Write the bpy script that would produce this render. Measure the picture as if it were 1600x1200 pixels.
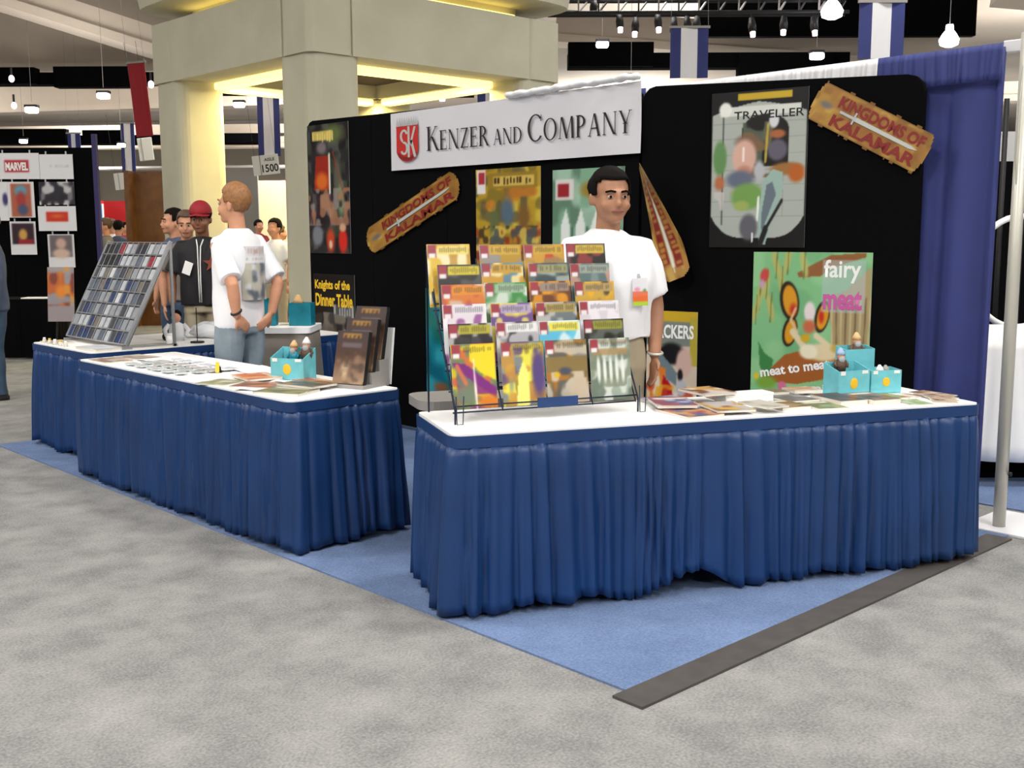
import bpy, bmesh, math, random
import numpy as np
from mathutils import Vector, Matrix, noise as mnoise

for o in list(bpy.data.objects):
    bpy.data.objects.remove(o)
scene = bpy.context.scene
COL = scene.collection
PI = math.pi
rad = math.radians
random.seed(7)

# ------------------------------------------------------------------ camera
# booth axes: X runs from the aisle into the booth, Y runs along the aisle, origin = near carpet corner
CAM = Vector((-2.73, -2.345, 1.55))
HEAD = rad(43.3)                      # heading between camera-right and the X axis
FOCAL_PX = 1718.0
PITCH = math.atan(235 / FOCAL_PX)
cam_data = bpy.data.cameras.new('camera')
cam_data.sensor_fit = 'HORIZONTAL'
cam_data.sensor_width = 36.0
cam_data.lens = 36.0 * FOCAL_PX / 1600.0
cam_data.clip_end = 400
cam = bpy.data.objects.new('camera', cam_data)
COL.objects.link(cam)
right = Vector((math.cos(HEAD), -math.sin(HEAD), 0))
ahead = Vector((math.sin(HEAD), math.cos(HEAD), 0))
fwd = ahead * math.cos(PITCH) - Vector((0, 0, 1)) * math.sin(PITCH)
upv = ahead * math.sin(PITCH) + Vector((0, 0, 1)) * math.cos(PITCH)
roll = rad(-0.2)
r2 = right * math.cos(roll) + upv * math.sin(roll)
u2 = -right * math.sin(roll) + upv * math.cos(roll)
mw = Matrix((r2, u2, -fwd)).transposed().to_4x4()
mw.translation = CAM
cam.matrix_world = mw
scene.camera = cam
scene.cycles.max_bounces = 6
scene.cycles.diffuse_bounces = 3
scene.cycles.glossy_bounces = 2
scene.cycles.transmission_bounces = 2
scene.cycles.adaptive_threshold = 0.03

# ------------------------------------------------------------------ world, lights, exposure
scene.view_settings.view_transform = 'Standard'
scene.view_settings.look = 'None'
scene.view_settings.gamma = 1.0
scene.view_settings.use_curve_mapping = False
scene.view_settings.exposure = 0.25
world = bpy.data.worlds.new('hall_air')
scene.world = world
world.use_nodes = True
world.node_tree.nodes['Background'].inputs[0].default_value = (0.8, 0.85, 1.0, 1)
world.node_tree.nodes['Background'].inputs[1].default_value = 0.05


def T(r, d, z=0.0):
    """hall frame: r metres to the right of the camera spot, d metres ahead of it"""
    p = Vector((CAM.x, CAM.y, 0)) + right * r + ahead * d
    p.z = z
    return p


def area_light(name, loc, size, power, color=(1, 0.97, 0.92)):
    l = bpy.data.lights.new(name, 'AREA')
    l.shape = 'SQUARE'
    l.size = size
    l.energy = power
    l.color = color
    o = bpy.data.objects.new(name, l)
    o.location = loc
    COL.objects.link(o)
    return o


# rows of high-bay luminaires over the hall, above the picture's top edge
for i, r in enumerate((-14, -5, 4, 13)):
    for j, d in enumerate((-9, -1, 6, 14, 23)):
        area_light('ceiling_luminaire', T(r + (1.5 if j % 2 else -1.5), d, 8.3), 1.4, (620, 500, 260, 240, 330)[j])
for r in (-28, -8, 12, 32):
    for d in (42, 68):
        area_light('ceiling_luminaire', T(r, d, 8.6), 2.4, 2700)

# added upward fill lights, no fixtures modelled, to brighten the roof
for r in (-24, -11, 6, 20):
    for d, pw in ((29, 130), (40, 420), (62, 800)):
        o = area_light('roof_fill_light', T(r, d, 5.6 if d > 30 else 4.6), 2.0, pw, (1, 0.95, 0.88))
        o.rotation_euler = (PI, 0, 0)


# ------------------------------------------------------------------ materials
def lin(c):
    return tuple(((v / 255.0) / 12.92 if v / 255.0 <= 0.04045 else ((v / 255.0 + 0.055) / 1.055) ** 2.4) for v in c)


MATS = {}


def mat(name, rgb, rough=0.6, metal=0.0, var=0.0, scale=8.0, bump=0.0, bscale=60.0, emit=None, estr=0.0,
        rgb2=None, spec=0.5, sheen=0.0, alpha=None, trans=0.0):
    if name in MATS:
        return MATS[name]
    m = bpy.data.materials.new(name)
    m.use_nodes = True
    nt = m.node_tree
    b = nt.nodes['Principled BSDF']
    c = lin(rgb)
    b.inputs['Base Color'].default_value = (*c, 1)
    b.inputs['Roughness'].default_value = rough
    b.inputs['Metallic'].default_value = metal
    b.inputs['Specular IOR Level'].default_value = spec
    if sheen:
        b.inputs['Sheen Weight'].default_value = sheen
    if trans:
        b.inputs['Transmission Weight'].default_value = trans
    if alpha is not None:
        b.inputs['Alpha'].default_value = alpha
    if var or rgb2:
        tc = nt.nodes.new('ShaderNodeTexCoord')
        nz = nt.nodes.new('ShaderNodeTexNoise')
        nz.inputs['Scale'].default_value = scale
        nz.inputs['Detail'].default_value = 5
        nt.links.new(tc.outputs['Object'], nz.inputs['Vector'])
        rp = nt.nodes.new('ShaderNodeValToRGB')
        rp.color_ramp.elements[0].position = 0.3
        rp.color_ramp.elements[1].position = 0.7
        if rgb2:
            c0, c1 = c, lin(rgb2)
        else:
            c0 = tuple(max(0, x * (1 - var)) for x in c)
            c1 = tuple(min(1, x * (1 + var)) for x in c)
        rp.color_ramp.elements[0].color = (*c0, 1)
        rp.color_ramp.elements[1].color = (*c1, 1)
        nt.links.new(nz.outputs['Fac'], rp.inputs['Fac'])
        nt.links.new(rp.outputs['Color'], b.inputs['Base Color'])
    if bump:
        tc = nt.nodes.new('ShaderNodeTexCoord')
        nz = nt.nodes.new('ShaderNodeTexNoise')
        nz.inputs['Scale'].default_value = bscale
        nz.inputs['Detail'].default_value = 4
        nt.links.new(tc.outputs['Object'], nz.inputs['Vector'])
        bp = nt.nodes.new('ShaderNodeBump')
        bp.inputs['Strength'].default_value = bump
        bp.inputs['Distance'].default_value = 0.01
        nt.links.new(nz.outputs['Fac'], bp.inputs['Height'])
        nt.links.new(bp.outputs['Normal'], b.inputs['Normal'])
    if emit:
        b.inputs['Emission Color'].default_value = (*lin(emit), 1)
        b.inputs['Emission Strength'].default_value = estr
    MATS[name] = m
    return m


def carpet_mat(name, rgb_a, rgb_b, big, fine):
    m = bpy.data.materials.new(name)
    m.use_nodes = True
    nt = m.node_tree
    b = nt.nodes['Principled BSDF']
    b.inputs['Roughness'].default_value = 0.95
    b.inputs['Specular IOR Level'].default_value = 0.1
    tc = nt.nodes.new('ShaderNodeTexCoord')
    n1 = nt.nodes.new('ShaderNodeTexNoise')
    n1.inputs['Scale'].default_value = big
    n1.inputs['Detail'].default_value = 6
    n1.inputs['Roughness'].default_value = 0.62
    n2 = nt.nodes.new('ShaderNodeTexNoise')
    n2.inputs['Scale'].default_value = fine
    n2.inputs['Detail'].default_value = 3
    for n in (n1, n2):
        nt.links.new(tc.outputs['Object'], n.inputs['Vector'])
    mx = nt.nodes.new('ShaderNodeMath')
    mx.operation = 'MULTIPLY_ADD'
    mx.inputs[1].default_value = 0.45
    nt.links.new(n2.outputs['Fac'], mx.inputs[0])
    md = nt.nodes.new('ShaderNodeMath')
    md.operation = 'MULTIPLY'
    md.inputs[1].default_value = 0.55
    nt.links.new(n1.outputs['Fac'], md.inputs[0])
    nt.links.new(md.outputs[0], mx.inputs[2])
    rp = nt.nodes.new('ShaderNodeValToRGB')
    rp.color_ramp.elements[0].position = 0.36
    rp.color_ramp.elements[1].position = 0.64
    rp.color_ramp.elements[0].color = (*lin(rgb_a), 1)
    rp.color_ramp.elements[1].color = (*lin(rgb_b), 1)
    nt.links.new(mx.outputs[0], rp.inputs['Fac'])
    nt.links.new(rp.outputs['Color'], b.inputs['Base Color'])
    bp = nt.nodes.new('ShaderNodeBump')
    bp.inputs['Strength'].default_value = 0.35
    bp.inputs['Distance'].default_value = 0.006
    nt.links.new(n2.outputs['Fac'], bp.inputs['Height'])
    nt.links.new(bp.outputs['Normal'], b.inputs['Normal'])
    MATS[name] = m
    return m


def print_mat(name, rough):
    m = bpy.data.materials.new(name)
    m.use_nodes = True
    nt = m.node_tree
    b = nt.nodes['Principled BSDF']
    b.inputs['Roughness'].default_value = rough
    at = nt.nodes.new('ShaderNodeAttribute')
    at.attribute_name = 'ink'
    nt.links.new(at.outputs['Color'], b.inputs['Base Color'])
    MATS[name] = m
    return m


print_mat('print_gloss', 0.32)
print_mat('print_matt', 0.6)
carpet_mat('grey_carpet', (112, 112, 113), (158, 157, 155), 3.2, 95)
carpet_mat('blue_carpet', (90, 108, 142), (120, 140, 178), 2.2, 95)
M = MATS
mat('concrete', (196, 192, 170), 0.85, var=0.07, scale=1.6, bump=0.12, bscale=30)
mat('concrete_beam', (206, 194, 180), 0.9, var=0.08, scale=0.5)
mat('ceiling', (186, 178, 168), 0.9, var=0.15, scale=0.2)
mat('hall_wall', (170, 164, 150), 0.9, var=0.1, scale=0.15)
mat('black_metal', (14, 14, 16), 0.6)
mat('rig_black', (4, 4, 5), 0.95, spec=0.05)
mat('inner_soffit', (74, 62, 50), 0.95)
mat('black_fabric', (5, 5, 7), 0.95, spec=0.1)
mat('dark_wire', (40, 46, 66), 0.4, metal=0.6)
mat('silver_wire', (190, 192, 196), 0.35, metal=0.7)
mat('alu', (196, 194, 184), 0.4, metal=0.35)
mat('white_cover', (250, 250, 250), 0.5)
mat('skirt_blue', (15, 53, 104), 0.45, var=0.12, scale=3, spec=0.5)
mat('drape_blue', (42, 52, 116), 0.7, var=0.1, scale=4, sheen=0.1)
mat('drape_white', (226, 226, 230), 0.6)
mat('banner_white', (222, 221, 226), 0.3, spec=0.5)
mat('ink_dark', (42, 26, 32), 0.5)
mat('ink_black', (16, 15, 16), 0.5)
mat('ink_red', (190, 38, 34), 0.5)
mat('ink_darkred', (128, 24, 22), 0.5)
mat('ink_yellow', (236, 192, 44), 0.5)
mat('ink_white', (240, 240, 238), 0.5)
mat('ink_grey', (176, 178, 182), 0.5)
mat('ink_pink', (198, 92, 160), 0.5)
mat('ink_steel', (186, 190, 186), 0.35)
mat('tape', (74, 70, 68), 0.7, var=0.15, scale=12)
mat('tan_wood', (176, 124, 62), 0.5)
mat('teal_card', (112, 196, 208), 0.4, var=0.08, scale=20)
mat('teal_dark', (20, 128, 148), 0.4, var=0.12, scale=15)
mat('skin', (208, 150, 118), 0.55, var=0.05, scale=20)
mat('skin_tan', (170, 122, 94), 0.55, var=0.05, scale=20)
mat('skin_dark', (140, 92, 66), 0.55, var=0.05, scale=20)
mat('hair_dark', (15, 10, 9), 0.85, var=0.3, scale=60, spec=0.15)
mat('hair_ginger', (150, 104, 62), 0.6, var=0.25, scale=60)
mat('hair_brown', (88, 66, 50), 0.6, var=0.25, scale=60)
mat('tee_white', (240, 241, 246), 0.8, sheen=0.2)
mat('khaki', (168, 156, 132), 0.85, var=0.06, scale=14)
mat('jeans_light', (132, 146, 156), 0.85, var=0.12, scale=12)
mat('jeans_blue', (56, 76, 100), 0.85, var=0.18, scale=12)
mat('hoodie', (78, 88, 110), 0.9, var=0.1, scale=12)
mat('jersey_black', (20, 18, 22), 0.75)
mat('cap_red', (150, 22, 36), 0.7)
mat('shoe', (34, 30, 30), 0.6)
mat('mouth', (140, 82, 76), 0.5)
mat('eye_white', (176, 160, 150), 0.3)
mat('strap_black', (22, 20, 20), 0.5)
mat('grey_plastic', (150, 146, 142), 0.5)
mat('grey_cloth', (126, 118, 110), 0.85, var=0.08, scale=10)
mat('brown_wood', (112, 74, 34), 0.5, rgb2=(88, 54, 24), scale=6)
mat('lamp_glow', (255, 255, 255), 0.4, emit=(246, 244, 255), estr=16)
mat('lamp_pink', (255, 230, 230), 0.4, emit=(255, 206, 206), estr=9)
mat('tube_warm', (255, 240, 190), 0.4, emit=(255, 226, 130), estr=1.9)
mat('clear_plastic', (225, 230, 236), 0.12, alpha=0.45)


# ------------------------------------------------------------------ object helpers
def tag(o, label=None, cat=None, group=None, kind=None):
    if label:
        o['label'] = label
    if cat:
        o['category'] = cat
    if group:
        o['group'] = group
    if kind:
        o['kind'] = kind
    return o


def thing(name, label, cat, loc=(0, 0, 0), rz=0.0, group=None):
    o = bpy.data.objects.new(name, None)
    o.empty_display_size = 0.1
    COL.objects.link(o)
    o.location = loc
    o.rotation_euler = (0, 0, rz)
    return tag(o, label, cat, group)


def link(name, me, m=None, parent=None, loc=None, rot=None, smooth=False):
    if m is not None and not me.materials:
        me.materials.append(M[m] if isinstance(m, str) else m)
    if smooth:
        for p in me.polygons:
            p.use_smooth = True
    o = bpy.data.objects.new(name, me)
    COL.objects.link(o)
    if parent:
        o.parent = parent
    if loc is not None:
        o.location = loc
    if rot is not None:
        o.rotation_euler = rot
    return o


def from_bm(name, bm, m=None, parent=None, loc=None, rot=None, smooth=False, fix=True):
    me = bpy.data.meshes.new(name)
    if fix:
        bmesh.ops.recalc_face_normals(bm, faces=bm.faces)
    bm.to_mesh(me)
    bm.free()
    return link(name, me, m, parent, loc, rot, smooth)


def bx(bm, c, s, rot=None, bev=0.0):
    """box centred at c with size s"""
    r = bmesh.ops.create_cube(bm, size=1.0)
    vs = r['verts']
    bmesh.ops.scale(bm, vec=s, verts=vs)
    if bev:
        es = list({e for v in vs for e in v.link_edges})
        q = bmesh.ops.bevel(bm, geom=es, offset=bev, segments=2, affect='EDGES', profile=0.5)
        vs = list({v for f in q['faces'] for v in f.verts} | {v for v in vs if v.is_valid})
    if rot is not None:
        bmesh.ops.rotate(bm, cent=(0, 0, 0), matrix=rot, verts=vs)
    bmesh.ops.translate(bm, vec=c, verts=vs)
    return vs


def box(name, c, s, m, parent=None, bev=0.0, rot=None):
    bm = bmesh.new()
    bx(bm, c, s, rot, bev)
    return from_bm(name, bm, m, parent)


def bar(bm, a, b, w, h=None):
    """square bar from a to b"""
    a, b = Vector(a), Vector(b)
    d = b - a
    L = d.length
    q = d.to_track_quat('Z', 'Y').to_matrix()
    bx(bm, (a + b) / 2, (w, h or w, L), q)


def tube(bm, pts, radii, seg=10, cap=True):
    """round tube through pts; radii scalars or (rx, ry)"""
    pts = [Vector(p) for p in pts]
    n = len(pts)
    if not isinstance(radii, (list, tuple)):
        radii = [radii] * n
    rings = []
    ref = None
    for i in range(n):
        if i == 0:
            t = pts[1] - pts[0]
        elif i == n - 1:
            t = pts[-1] - pts[-2]
        else:
            t = (pts[i + 1] - pts[i]).normalized() + (pts[i] - pts[i - 1]).normalized()
        t.normalize()
        if ref is None:
            ref = Vector((0, 1, 0)) if abs(t.y) < 0.8 else Vector((1, 0, 0))
        s = t.cross(ref)
        s.normalize()
        ref = s.cross(t)
        ref.normalize()
        rr = radii[i]
        rx, ry = rr if isinstance(rr, (list, tuple)) else (rr, rr)
        rings.append([bm.verts.new(pts[i] + s * (rx * math.cos(2 * PI * k / seg)) + ref * (ry * math.sin(2 * PI * k / seg)))
                      for k in range(seg)])
    for i in range(n - 1):
        for k in range(seg):
            bm.faces.new((rings[i][k], rings[i][(k + 1) % seg], rings[i + 1][(k + 1) % seg], rings[i + 1][k]))
    if cap:
        bm.faces.new(rings[0][::-1])
        bm.faces.new(rings[-1])


def blob(bm, c, r, rot=None, u=16, v=10):
    q = bmesh.ops.create_uvsphere(bm, u_segments=u, v_segments=v, radius=1.0)
    vs = q['verts']
    bmesh.ops.scale(bm, vec=r, verts=vs)
    if rot is not None:
        bmesh.ops.rotate(bm, cent=(0, 0, 0), matrix=rot, verts=vs)
    bmesh.ops.translate(bm, vec=c, verts=vs)


def loft(bm, rings, seg=24, p=2.0):
    """horizontal rings (cx, cy, z, rx, ry), closed at both ends"""
    rr = []
    for cx, cy, z, rx, ry in rings:
        row = []
        for k in range(seg):
            a = 2 * PI * k / seg
            ca, sa = math.cos(a), math.sin(a)
            row.append(bm.verts.new((cx + rx * math.copysign(abs(ca) ** (2 / p), ca),
                                     cy + ry * math.copysign(abs(sa) ** (2 / p), sa), z)))
        rr.append(row)
    for i in range(len(rr) - 1):
        for k in range(seg):
            bm.faces.new((rr[i][k], rr[i][(k + 1) % seg], rr[i + 1][(k + 1) % seg], rr[i + 1][k]))
    bm.faces.new(rr[0][::-1])
    bm.faces.new(rr[-1])


def prism(bm, poly, z0, z1):
    lo = [bm.verts.new((x, y, z0)) for x, y in poly]
    hi = [bm.verts.new((x, y, z1)) for x, y in poly]
    n = len(poly)
    for i in range(n):
        bm.faces.new((lo[i], lo[(i + 1) % n], hi[(i + 1) % n], hi[i]))
    bm.faces.new(lo[::-1])
    bm.faces.new(hi)


def rounded(w, h, r, seg=5):
    pts = []
    for cx, cy, a0 in ((w / 2 - r, h / 2 - r, 0), (-w / 2 + r, h / 2 - r, 90), (-w / 2 + r, -h / 2 + r, 180), (w / 2 - r, -h / 2 + r, 270)):
        for k in range(seg + 1):
            a = rad(a0 + 90 * k / seg)
            pts.append((cx + r * math.cos(a), cy + r * math.sin(a)))
    return pts


def upright(bm):
    """turn a prism drawn in XY (extruded along Z) so that it stands: x right, old y up, extrusion towards the back"""
    bmesh.ops.rotate(bm, cent=(0, 0, 0), matrix=Matrix.Rotation(PI / 2, 3, 'X'), verts=bm.verts)


# ------------------------------------------------------------------ printed sheets
def vnoise(U, V, sx, sy, seed):
    g = np.random.default_rng(seed).random((int(sy) + 3, int(sx) + 3))
    x, y = U * sx, V * sy
    xi, yi = np.floor(x).astype(int), np.floor(y).astype(int)
    fx, fy = x - xi, y - yi
    fx, fy = fx * fx * (3 - 2 * fx), fy * fy * (3 - 2 * fy)
    return (g[yi, xi] * (1 - fx) + g[yi, xi + 1] * fx) * (1 - fy) + (g[yi + 1, xi] * (1 - fx) + g[yi + 1, xi + 1] * fx) * fy


class Art:
    """a printed picture, sampled at the sheet's vertices: u to the right, v up, colours 0-255"""

    def __init__(self, nx, ny, base):
        self.nx, self.ny = nx, ny
        self.U, self.V = np.meshgrid(np.linspace(0, 1, nx + 1), np.linspace(0, 1, ny + 1))
        self.c = np.ones(self.U.shape + (3,)) * np.array(base, float)

    def put(self, a, col):
        a = np.clip(a, 0, 1)[..., None]
        self.c = self.c * (1 - a) + np.array(col, float) * a
        return self

    def rect(self, u0, v0, u1, v1, col, a=1.0):
        return self.put(((self.U >= u0) & (self.U <= u1) & (self.V >= v0) & (self.V <= v1)) * a, col)

    def ell(self, cu, cv, ru, rv, col, rot=0, soft=0.12, a=1.0):
        c, s = math.cos(rad(rot)), math.sin(rad(rot))
        x, y = self.U - cu, self.V - cv
        d = np.sqrt(((c * x + s * y) / ru) ** 2 + ((-s * x + c * y) / rv) ** 2)
        return self.put((1 - d) / soft * a if a == 1.0 else np.clip((1 - d) / soft, 0, 1) * a, col)

    def poly(self, pts, col, a=1.0):
        ins = np.zeros(self.U.shape, bool)
        n = len(pts)
        for i in range(n):
            x0, y0 = pts[i]
            x1, y1 = pts[(i + 1) % n]
            if y0 == y1:
                continue
            cond = ((y0 > self.V) != (y1 > self.V)) & (self.U < (x1 - x0) * (self.V - y0) / (y1 - y0) + x0)
            ins ^= cond
        return self.put(ins * a, col)

    def line(self, p, q, w, col, a=1.0):
        p, q = np.array(p, float), np.array(q, float)
        d = q - p
        t = np.clip(((self.U - p[0]) * d[0] + (self.V - p[1]) * d[1]) / (d @ d), 0, 1)
        dist = np.hypot(self.U - p[0] - t * d[0], self.V - p[1] - t * d[1])
        return self.put(np.clip((w - dist) / (w * 0.35) , 0, 1) * a, col)

    def grad(self, c0, c1, v0=0.0, v1=1.0, u0=0.0, u1=1.0):
        t = np.clip((self.V - v0) / max(v1 - v0, 1e-6), 0, 1)[..., None]
        m = ((self.U >= u0) & (self.U <= u1) & (self.V >= v0) & (self.V <= v1))[..., None]
        g = np.array(c0, float) * (1 - t) + np.array(c1, float) * t
        self.c = np.where(m, g, self.c)
        return self

    def mottle(self, cols, sx, sy, seed, u0=0, v0=0, u1=1, v1=1, a=0.8, thr=0.56):
        m = ((self.U >= u0) & (self.U <= u1) & (self.V >= v0) & (self.V <= v1))
        for k, col in enumerate(cols):
            n = vnoise(self.U, self.V, sx, sy, seed * 31 + k)
            self.put(np.clip((n - thr) / 0.12, 0, 1) * a * m, col)
        return self

    def dashes(self, u0, v0, u1, v1, col, n, seed, a=1.0):
        """a line of lettering too small to read: upright strokes of uneven height"""
        rng = random.Random(seed)
        w = (u1 - u0) / n
        for k in range(n):
            if rng.random() < 0.12:
                continue
            x = u0 + w * k
            self.rect(x, v0 + (v1 - v0) * rng.uniform(0, .25), x + w * 0.6, v1 - (v1 - v0) * rng.uniform(0, .3), col, a)
        return self


def sheet(name, w, h, art, m='print_gloss', parent=None, loc=(0, 0, 0), rot=(0, 0, 0), th=0.003, curl=None, warp=None, back=(235, 235, 235), mask=None):
    """upright printed sheet: x centred, z from 0 to h, picture towards -y"""
    nx, ny = art.nx, art.ny
    xs = (art.U - 0.5) * w
    zs = art.V * h
    ys = np.zeros_like(xs) if curl is None else curl(art.U, art.V)
    if warp is not None:
        xs, ys, zs = warp(xs, ys, zs, art.U, art.V)
    nv = (nx + 1) * (ny + 1)
    front = np.stack([xs, ys, zs], -1).reshape(-1, 3)
    cc = art.c.copy()
    cc[1:-1, 1:-1] = (art.c[1:-1, 1:-1] * 4 + art.c[:-2, 1:-1] + art.c[2:, 1:-1] + art.c[1:-1, :-2] + art.c[1:-1, 2:]) / 8
    lc = cc / 255.0
    lc = np.where(lc <= 0.04045, lc / 12.92, ((lc + 0.055) / 1.055) ** 2.4).reshape(-1, 3)
    idx = np.arange(nv).reshape(ny + 1, nx + 1)
    faces = np.stack([idx[:-1, :-1], idx[:-1, 1:], idx[1:, 1:], idx[1:, :-1]], -1).reshape(-1, 4)
    if mask is not None:
        uc = (art.U[:-1, :-1] + art.U[1:, 1:]) / 2
        vc = (art.V[:-1, :-1] + art.V[1:, 1:]) / 2
        faces = faces[mask(uc, vc).reshape(-1)]
    fl = faces.tolist()
    # edges used once form the rim
    cnt = {}
    for f in fl:
        for i in range(4):
            e = (f[i], f[(i + 1) % 4])
            if (e[1], e[0]) in cnt:
                del cnt[(e[1], e[0])]
            else:
                cnt[e] = 1
    rim = list(cnt)
    ids = sorted({v for e in rim for v in e})
    mp = {v: nv + k for k, v in enumerate(ids)}
    verts = front.tolist() + [[front[v][0], front[v][1] + th, front[v][2]] for v in ids]
    cols = lc.tolist() + [list(lin(back))] * len(ids)
    fl += [[b, a, mp[a], mp[b]] for a, b in rim]
    # back face follows the rim loop
    nxt = {a: b for a, b in rim}
    if curl is not None:
        base = len(verts)
        verts += [[p[0], p[1] + th, p[2]] for p in front.tolist()]
        cols += [list(lin(back))] * nv
        fl += [[base + v for v in f][::-1] for f in faces.tolist()]
    elif len(nxt) == len(rim):
        st = rim[0][0]
        loop = [st]
        while nxt[loop[-1]] != st and len(loop) <= len(rim):
            loop.append(nxt[loop[-1]])
        if len(loop) == len(rim):
            fl.append([mp[v] for v in loop][::-1])
    me = bpy.data.meshes.new(name)
    me.from_pydata(verts, [], fl)
    at = me.color_attributes.new('ink', 'FLOAT_COLOR', 'POINT')
    at.data.foreach_set('color', np.concatenate([np.array(cols), np.ones((len(cols), 1))], 1).astype(np.float32).ravel())
    return link(name, me, m, parent, loc, rot)


def text_mesh(body, w=None, h=None, bold=0.0, shear=0.0, spacing=1.0):
    """flat lettering centred on the origin, lying in XZ facing -y"""
    cu = bpy.data.curves.new('lettering', 'FONT')
    cu.body = body
    cu.align_x = 'CENTER'
    cu.align_y = 'CENTER'
    cu.offset = bold
    cu.shear = shear
    cu.space_character = spacing
    cu.resolution_u = 3
    ob = bpy.data.objects.new('lettering', cu)
    COL.objects.link(ob)
    dg = bpy.context.evaluated_depsgraph_get()
    me = bpy.data.meshes.new_from_object(ob.evaluated_get(dg))
    bpy.data.objects.remove(ob)
    bpy.data.curves.remove(cu)
    me.materials.clear()
    co = np.empty(len(me.vertices) * 3, np.float32)
    me.vertices.foreach_get('co', co)
    co = co.reshape(-1, 3)
    mn, mx = co.min(0), co.max(0)
    co = co - (mn + mx) / 2
    sx = (w / (mx[0] - mn[0])) if w else None
    sy = (h / (mx[1] - mn[1])) if h else None
    sx = sx or sy
    sy = sy or sx
    out = np.stack([co[:, 0] * sx, np.zeros(len(co)), co[:, 1] * sy], -1)
    me.vertices.foreach_set('co', out.astype(np.float32).ravel())
    me.update()
    return me


def lettering(body, m, parent, x, z, w=None, h=None, y=-0.0015, rot=0.0, bold=0.02, shear=0.0, spacing=1.0, name='lettering'):
    return link(name, text_mesh(body, w, h, bold, shear, spacing), m, parent, (x, y, z), (0, rot, 0))

# ================================================================== the hall
def struct(name, bm, m, label=None):
    o = from_bm(name, bm, m)
    o['kind'] = 'structure'
    return o


def hall_box(bm, r0, r1, d0, d1, z0, z1):
    """box in the hall frame"""
    q = Matrix((right, ahead, Vector((0, 0, 1)))).transposed()
    c = T((r0 + r1) / 2, (d0 + d1) / 2, (z0 + z1) / 2)
    bx(bm, c, (abs(r1 - r0), abs(d1 - d0), abs(z1 - z0)), q)


bm = bmesh.new()
hall_box(bm, -70, 70, -20, 95, -0.2, 0.0)
struct('floor', bm, 'grey_carpet')
bm = bmesh.new()
hall_box(bm, -70, 70, -20, 95, 9.6, 9.8)
struct('ceiling', bm, 'ceiling')
bm = bmesh.new()
hall_box(bm, -70, 70, 92, 92.4, 0, 9.6)
struct('wall_far', bm, 'hall_wall')
bm = bmesh.new()
hall_box(bm, -70.4, -70, -20, 95, 0, 9.6)
struct('wall_left', bm, 'hall_wall')
bm = bmesh.new()
hall_box(bm, 70, 70.4, -20, 95, 0, 9.6)
struct('wall_right', bm, 'hall_wall')
bm = bmesh.new()
hall_box(bm, -70, 70, -20.4, -20, 0, 9.6)
struct('wall_near', bm, 'hall_wall')


def sky_beam(name, a, b, wid, hgt, m, label, cat):
    """horizontal or sloping ceiling beam between two points of the hall frame, with a lower lip"""
    a, b = T(*a), T(*b)
    o = thing(name, label, cat, (a + b) / 2)
    d = (b - a)
    L = d.length
    ang = math.atan2(d.y, d.x)
    tilt = math.asin(d.z / L)
    rotm = Matrix.Rotation(ang, 3, 'Z') @ Matrix.Rotation(-tilt, 3, 'Y')
    bm = bmesh.new()
    bx(bm, (0, 0, 0), (L, wid, hgt), rotm)
    from_bm('web', bm, m, o)
    bm = bmesh.new()
    bx(bm, rotm @ Vector((0, 0, -hgt / 2 - 0.12)), (L, wid * 1.25, 0.24), rotm)
    from_bm('flange', bm, m, o)
    return o


def duct(name, pts, r, label):
    bm = bmesh.new()
    tube(bm, [T(*p) for p in pts], r, 12)
    o = from_bm(name, bm, 'black_metal', smooth=True)
    return tag(o, label, 'duct')


def rig(name, r0, r1, d, z, hgt, seed, label):
    """long black service run under the roof: rail, panels of uneven height, hangers"""
    o = thing(name, label, 'rigging', T((r0 + r1) / 2, d, z))
    q = Matrix((right, ahead, Vector((0, 0, 1)))).transposed()
    rng = random.Random(seed)
    bm = bmesh.new()
    bx(bm, (0, 0, 0), (r1 - r0, 0.5, hgt * 0.55), q)
    from_bm('rail', bm, 'rig_black', o)
    x = -(r1 - r0) / 2
    while x < (r1 - r0) / 2 - 1:
        w = rng.uniform(1.0, 3.2)
        h = hgt * rng.uniform(0.5, 1.0)
        bm = bmesh.new()
        bx(bm, q @ Vector((x + w / 2, -0.3, rng.uniform(-.3, .3) * hgt)), (w, 0.4, h), q)
        from_bm('panel', bm, 'rig_black', o)
        x += w + rng.uniform(0.2, 2.5)
    return o


sky_beam('concrete_beam', (-26, 35, 7.9), (-5, 35, 7.9), 1.2, 2.4, 'concrete_beam', 'deep beige concrete roof beam at the upper left, nearest the tower', 'beam')
sky_beam('concrete_beam', (-30, 50, 7.6), (-3, 47, 7.9), 0.9, 1.3, 'concrete_beam', 'thinner grey roof beam left of the tower behind the deep one', 'beam')
sky_beam('concrete_beam', (-38, 66, 7.3), (14, 66, 7.5), 0.9, 1.1, 'concrete_beam', 'far grey roof beam above the distant crowd', 'beam')
sky_beam('concrete_beam', (-18, 27, 9.2), (-9.4, 33, 6.9), 0.7, 0.5, 'concrete_beam', 'sloping beige roof beam at the top left corner', 'beam')
sky_beam('concrete_beam', (1.5, 36, 8.1), (13, 34, 6.9), 1.0, 0.75, 'concrete_beam', 'sloping beige roof beam right of the tower under the lighting truss', 'beam')
sky_beam('concrete_beam', (11.2, 26, 7.7), (19, 24, 6.6), 1.6, 1.3, 'concrete_beam', 'broad beige soffit beam at the top right corner', 'beam')
sky_beam('concrete_beam', (4, 44, 6.7), (22, 44, 7.1), 1.0, 0.5, 'concrete_beam', 'pale roof beam just above the drape rail', 'beam')
rig('service_run', -27, -9.8, 33, 6.05, 0.62, 3, 'black service run below the deep beam left of the tower')
rig('service_run', -32, -9, 42.5, 5.1, 0.62, 4, 'lower black service run above the white poster boards')
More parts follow.
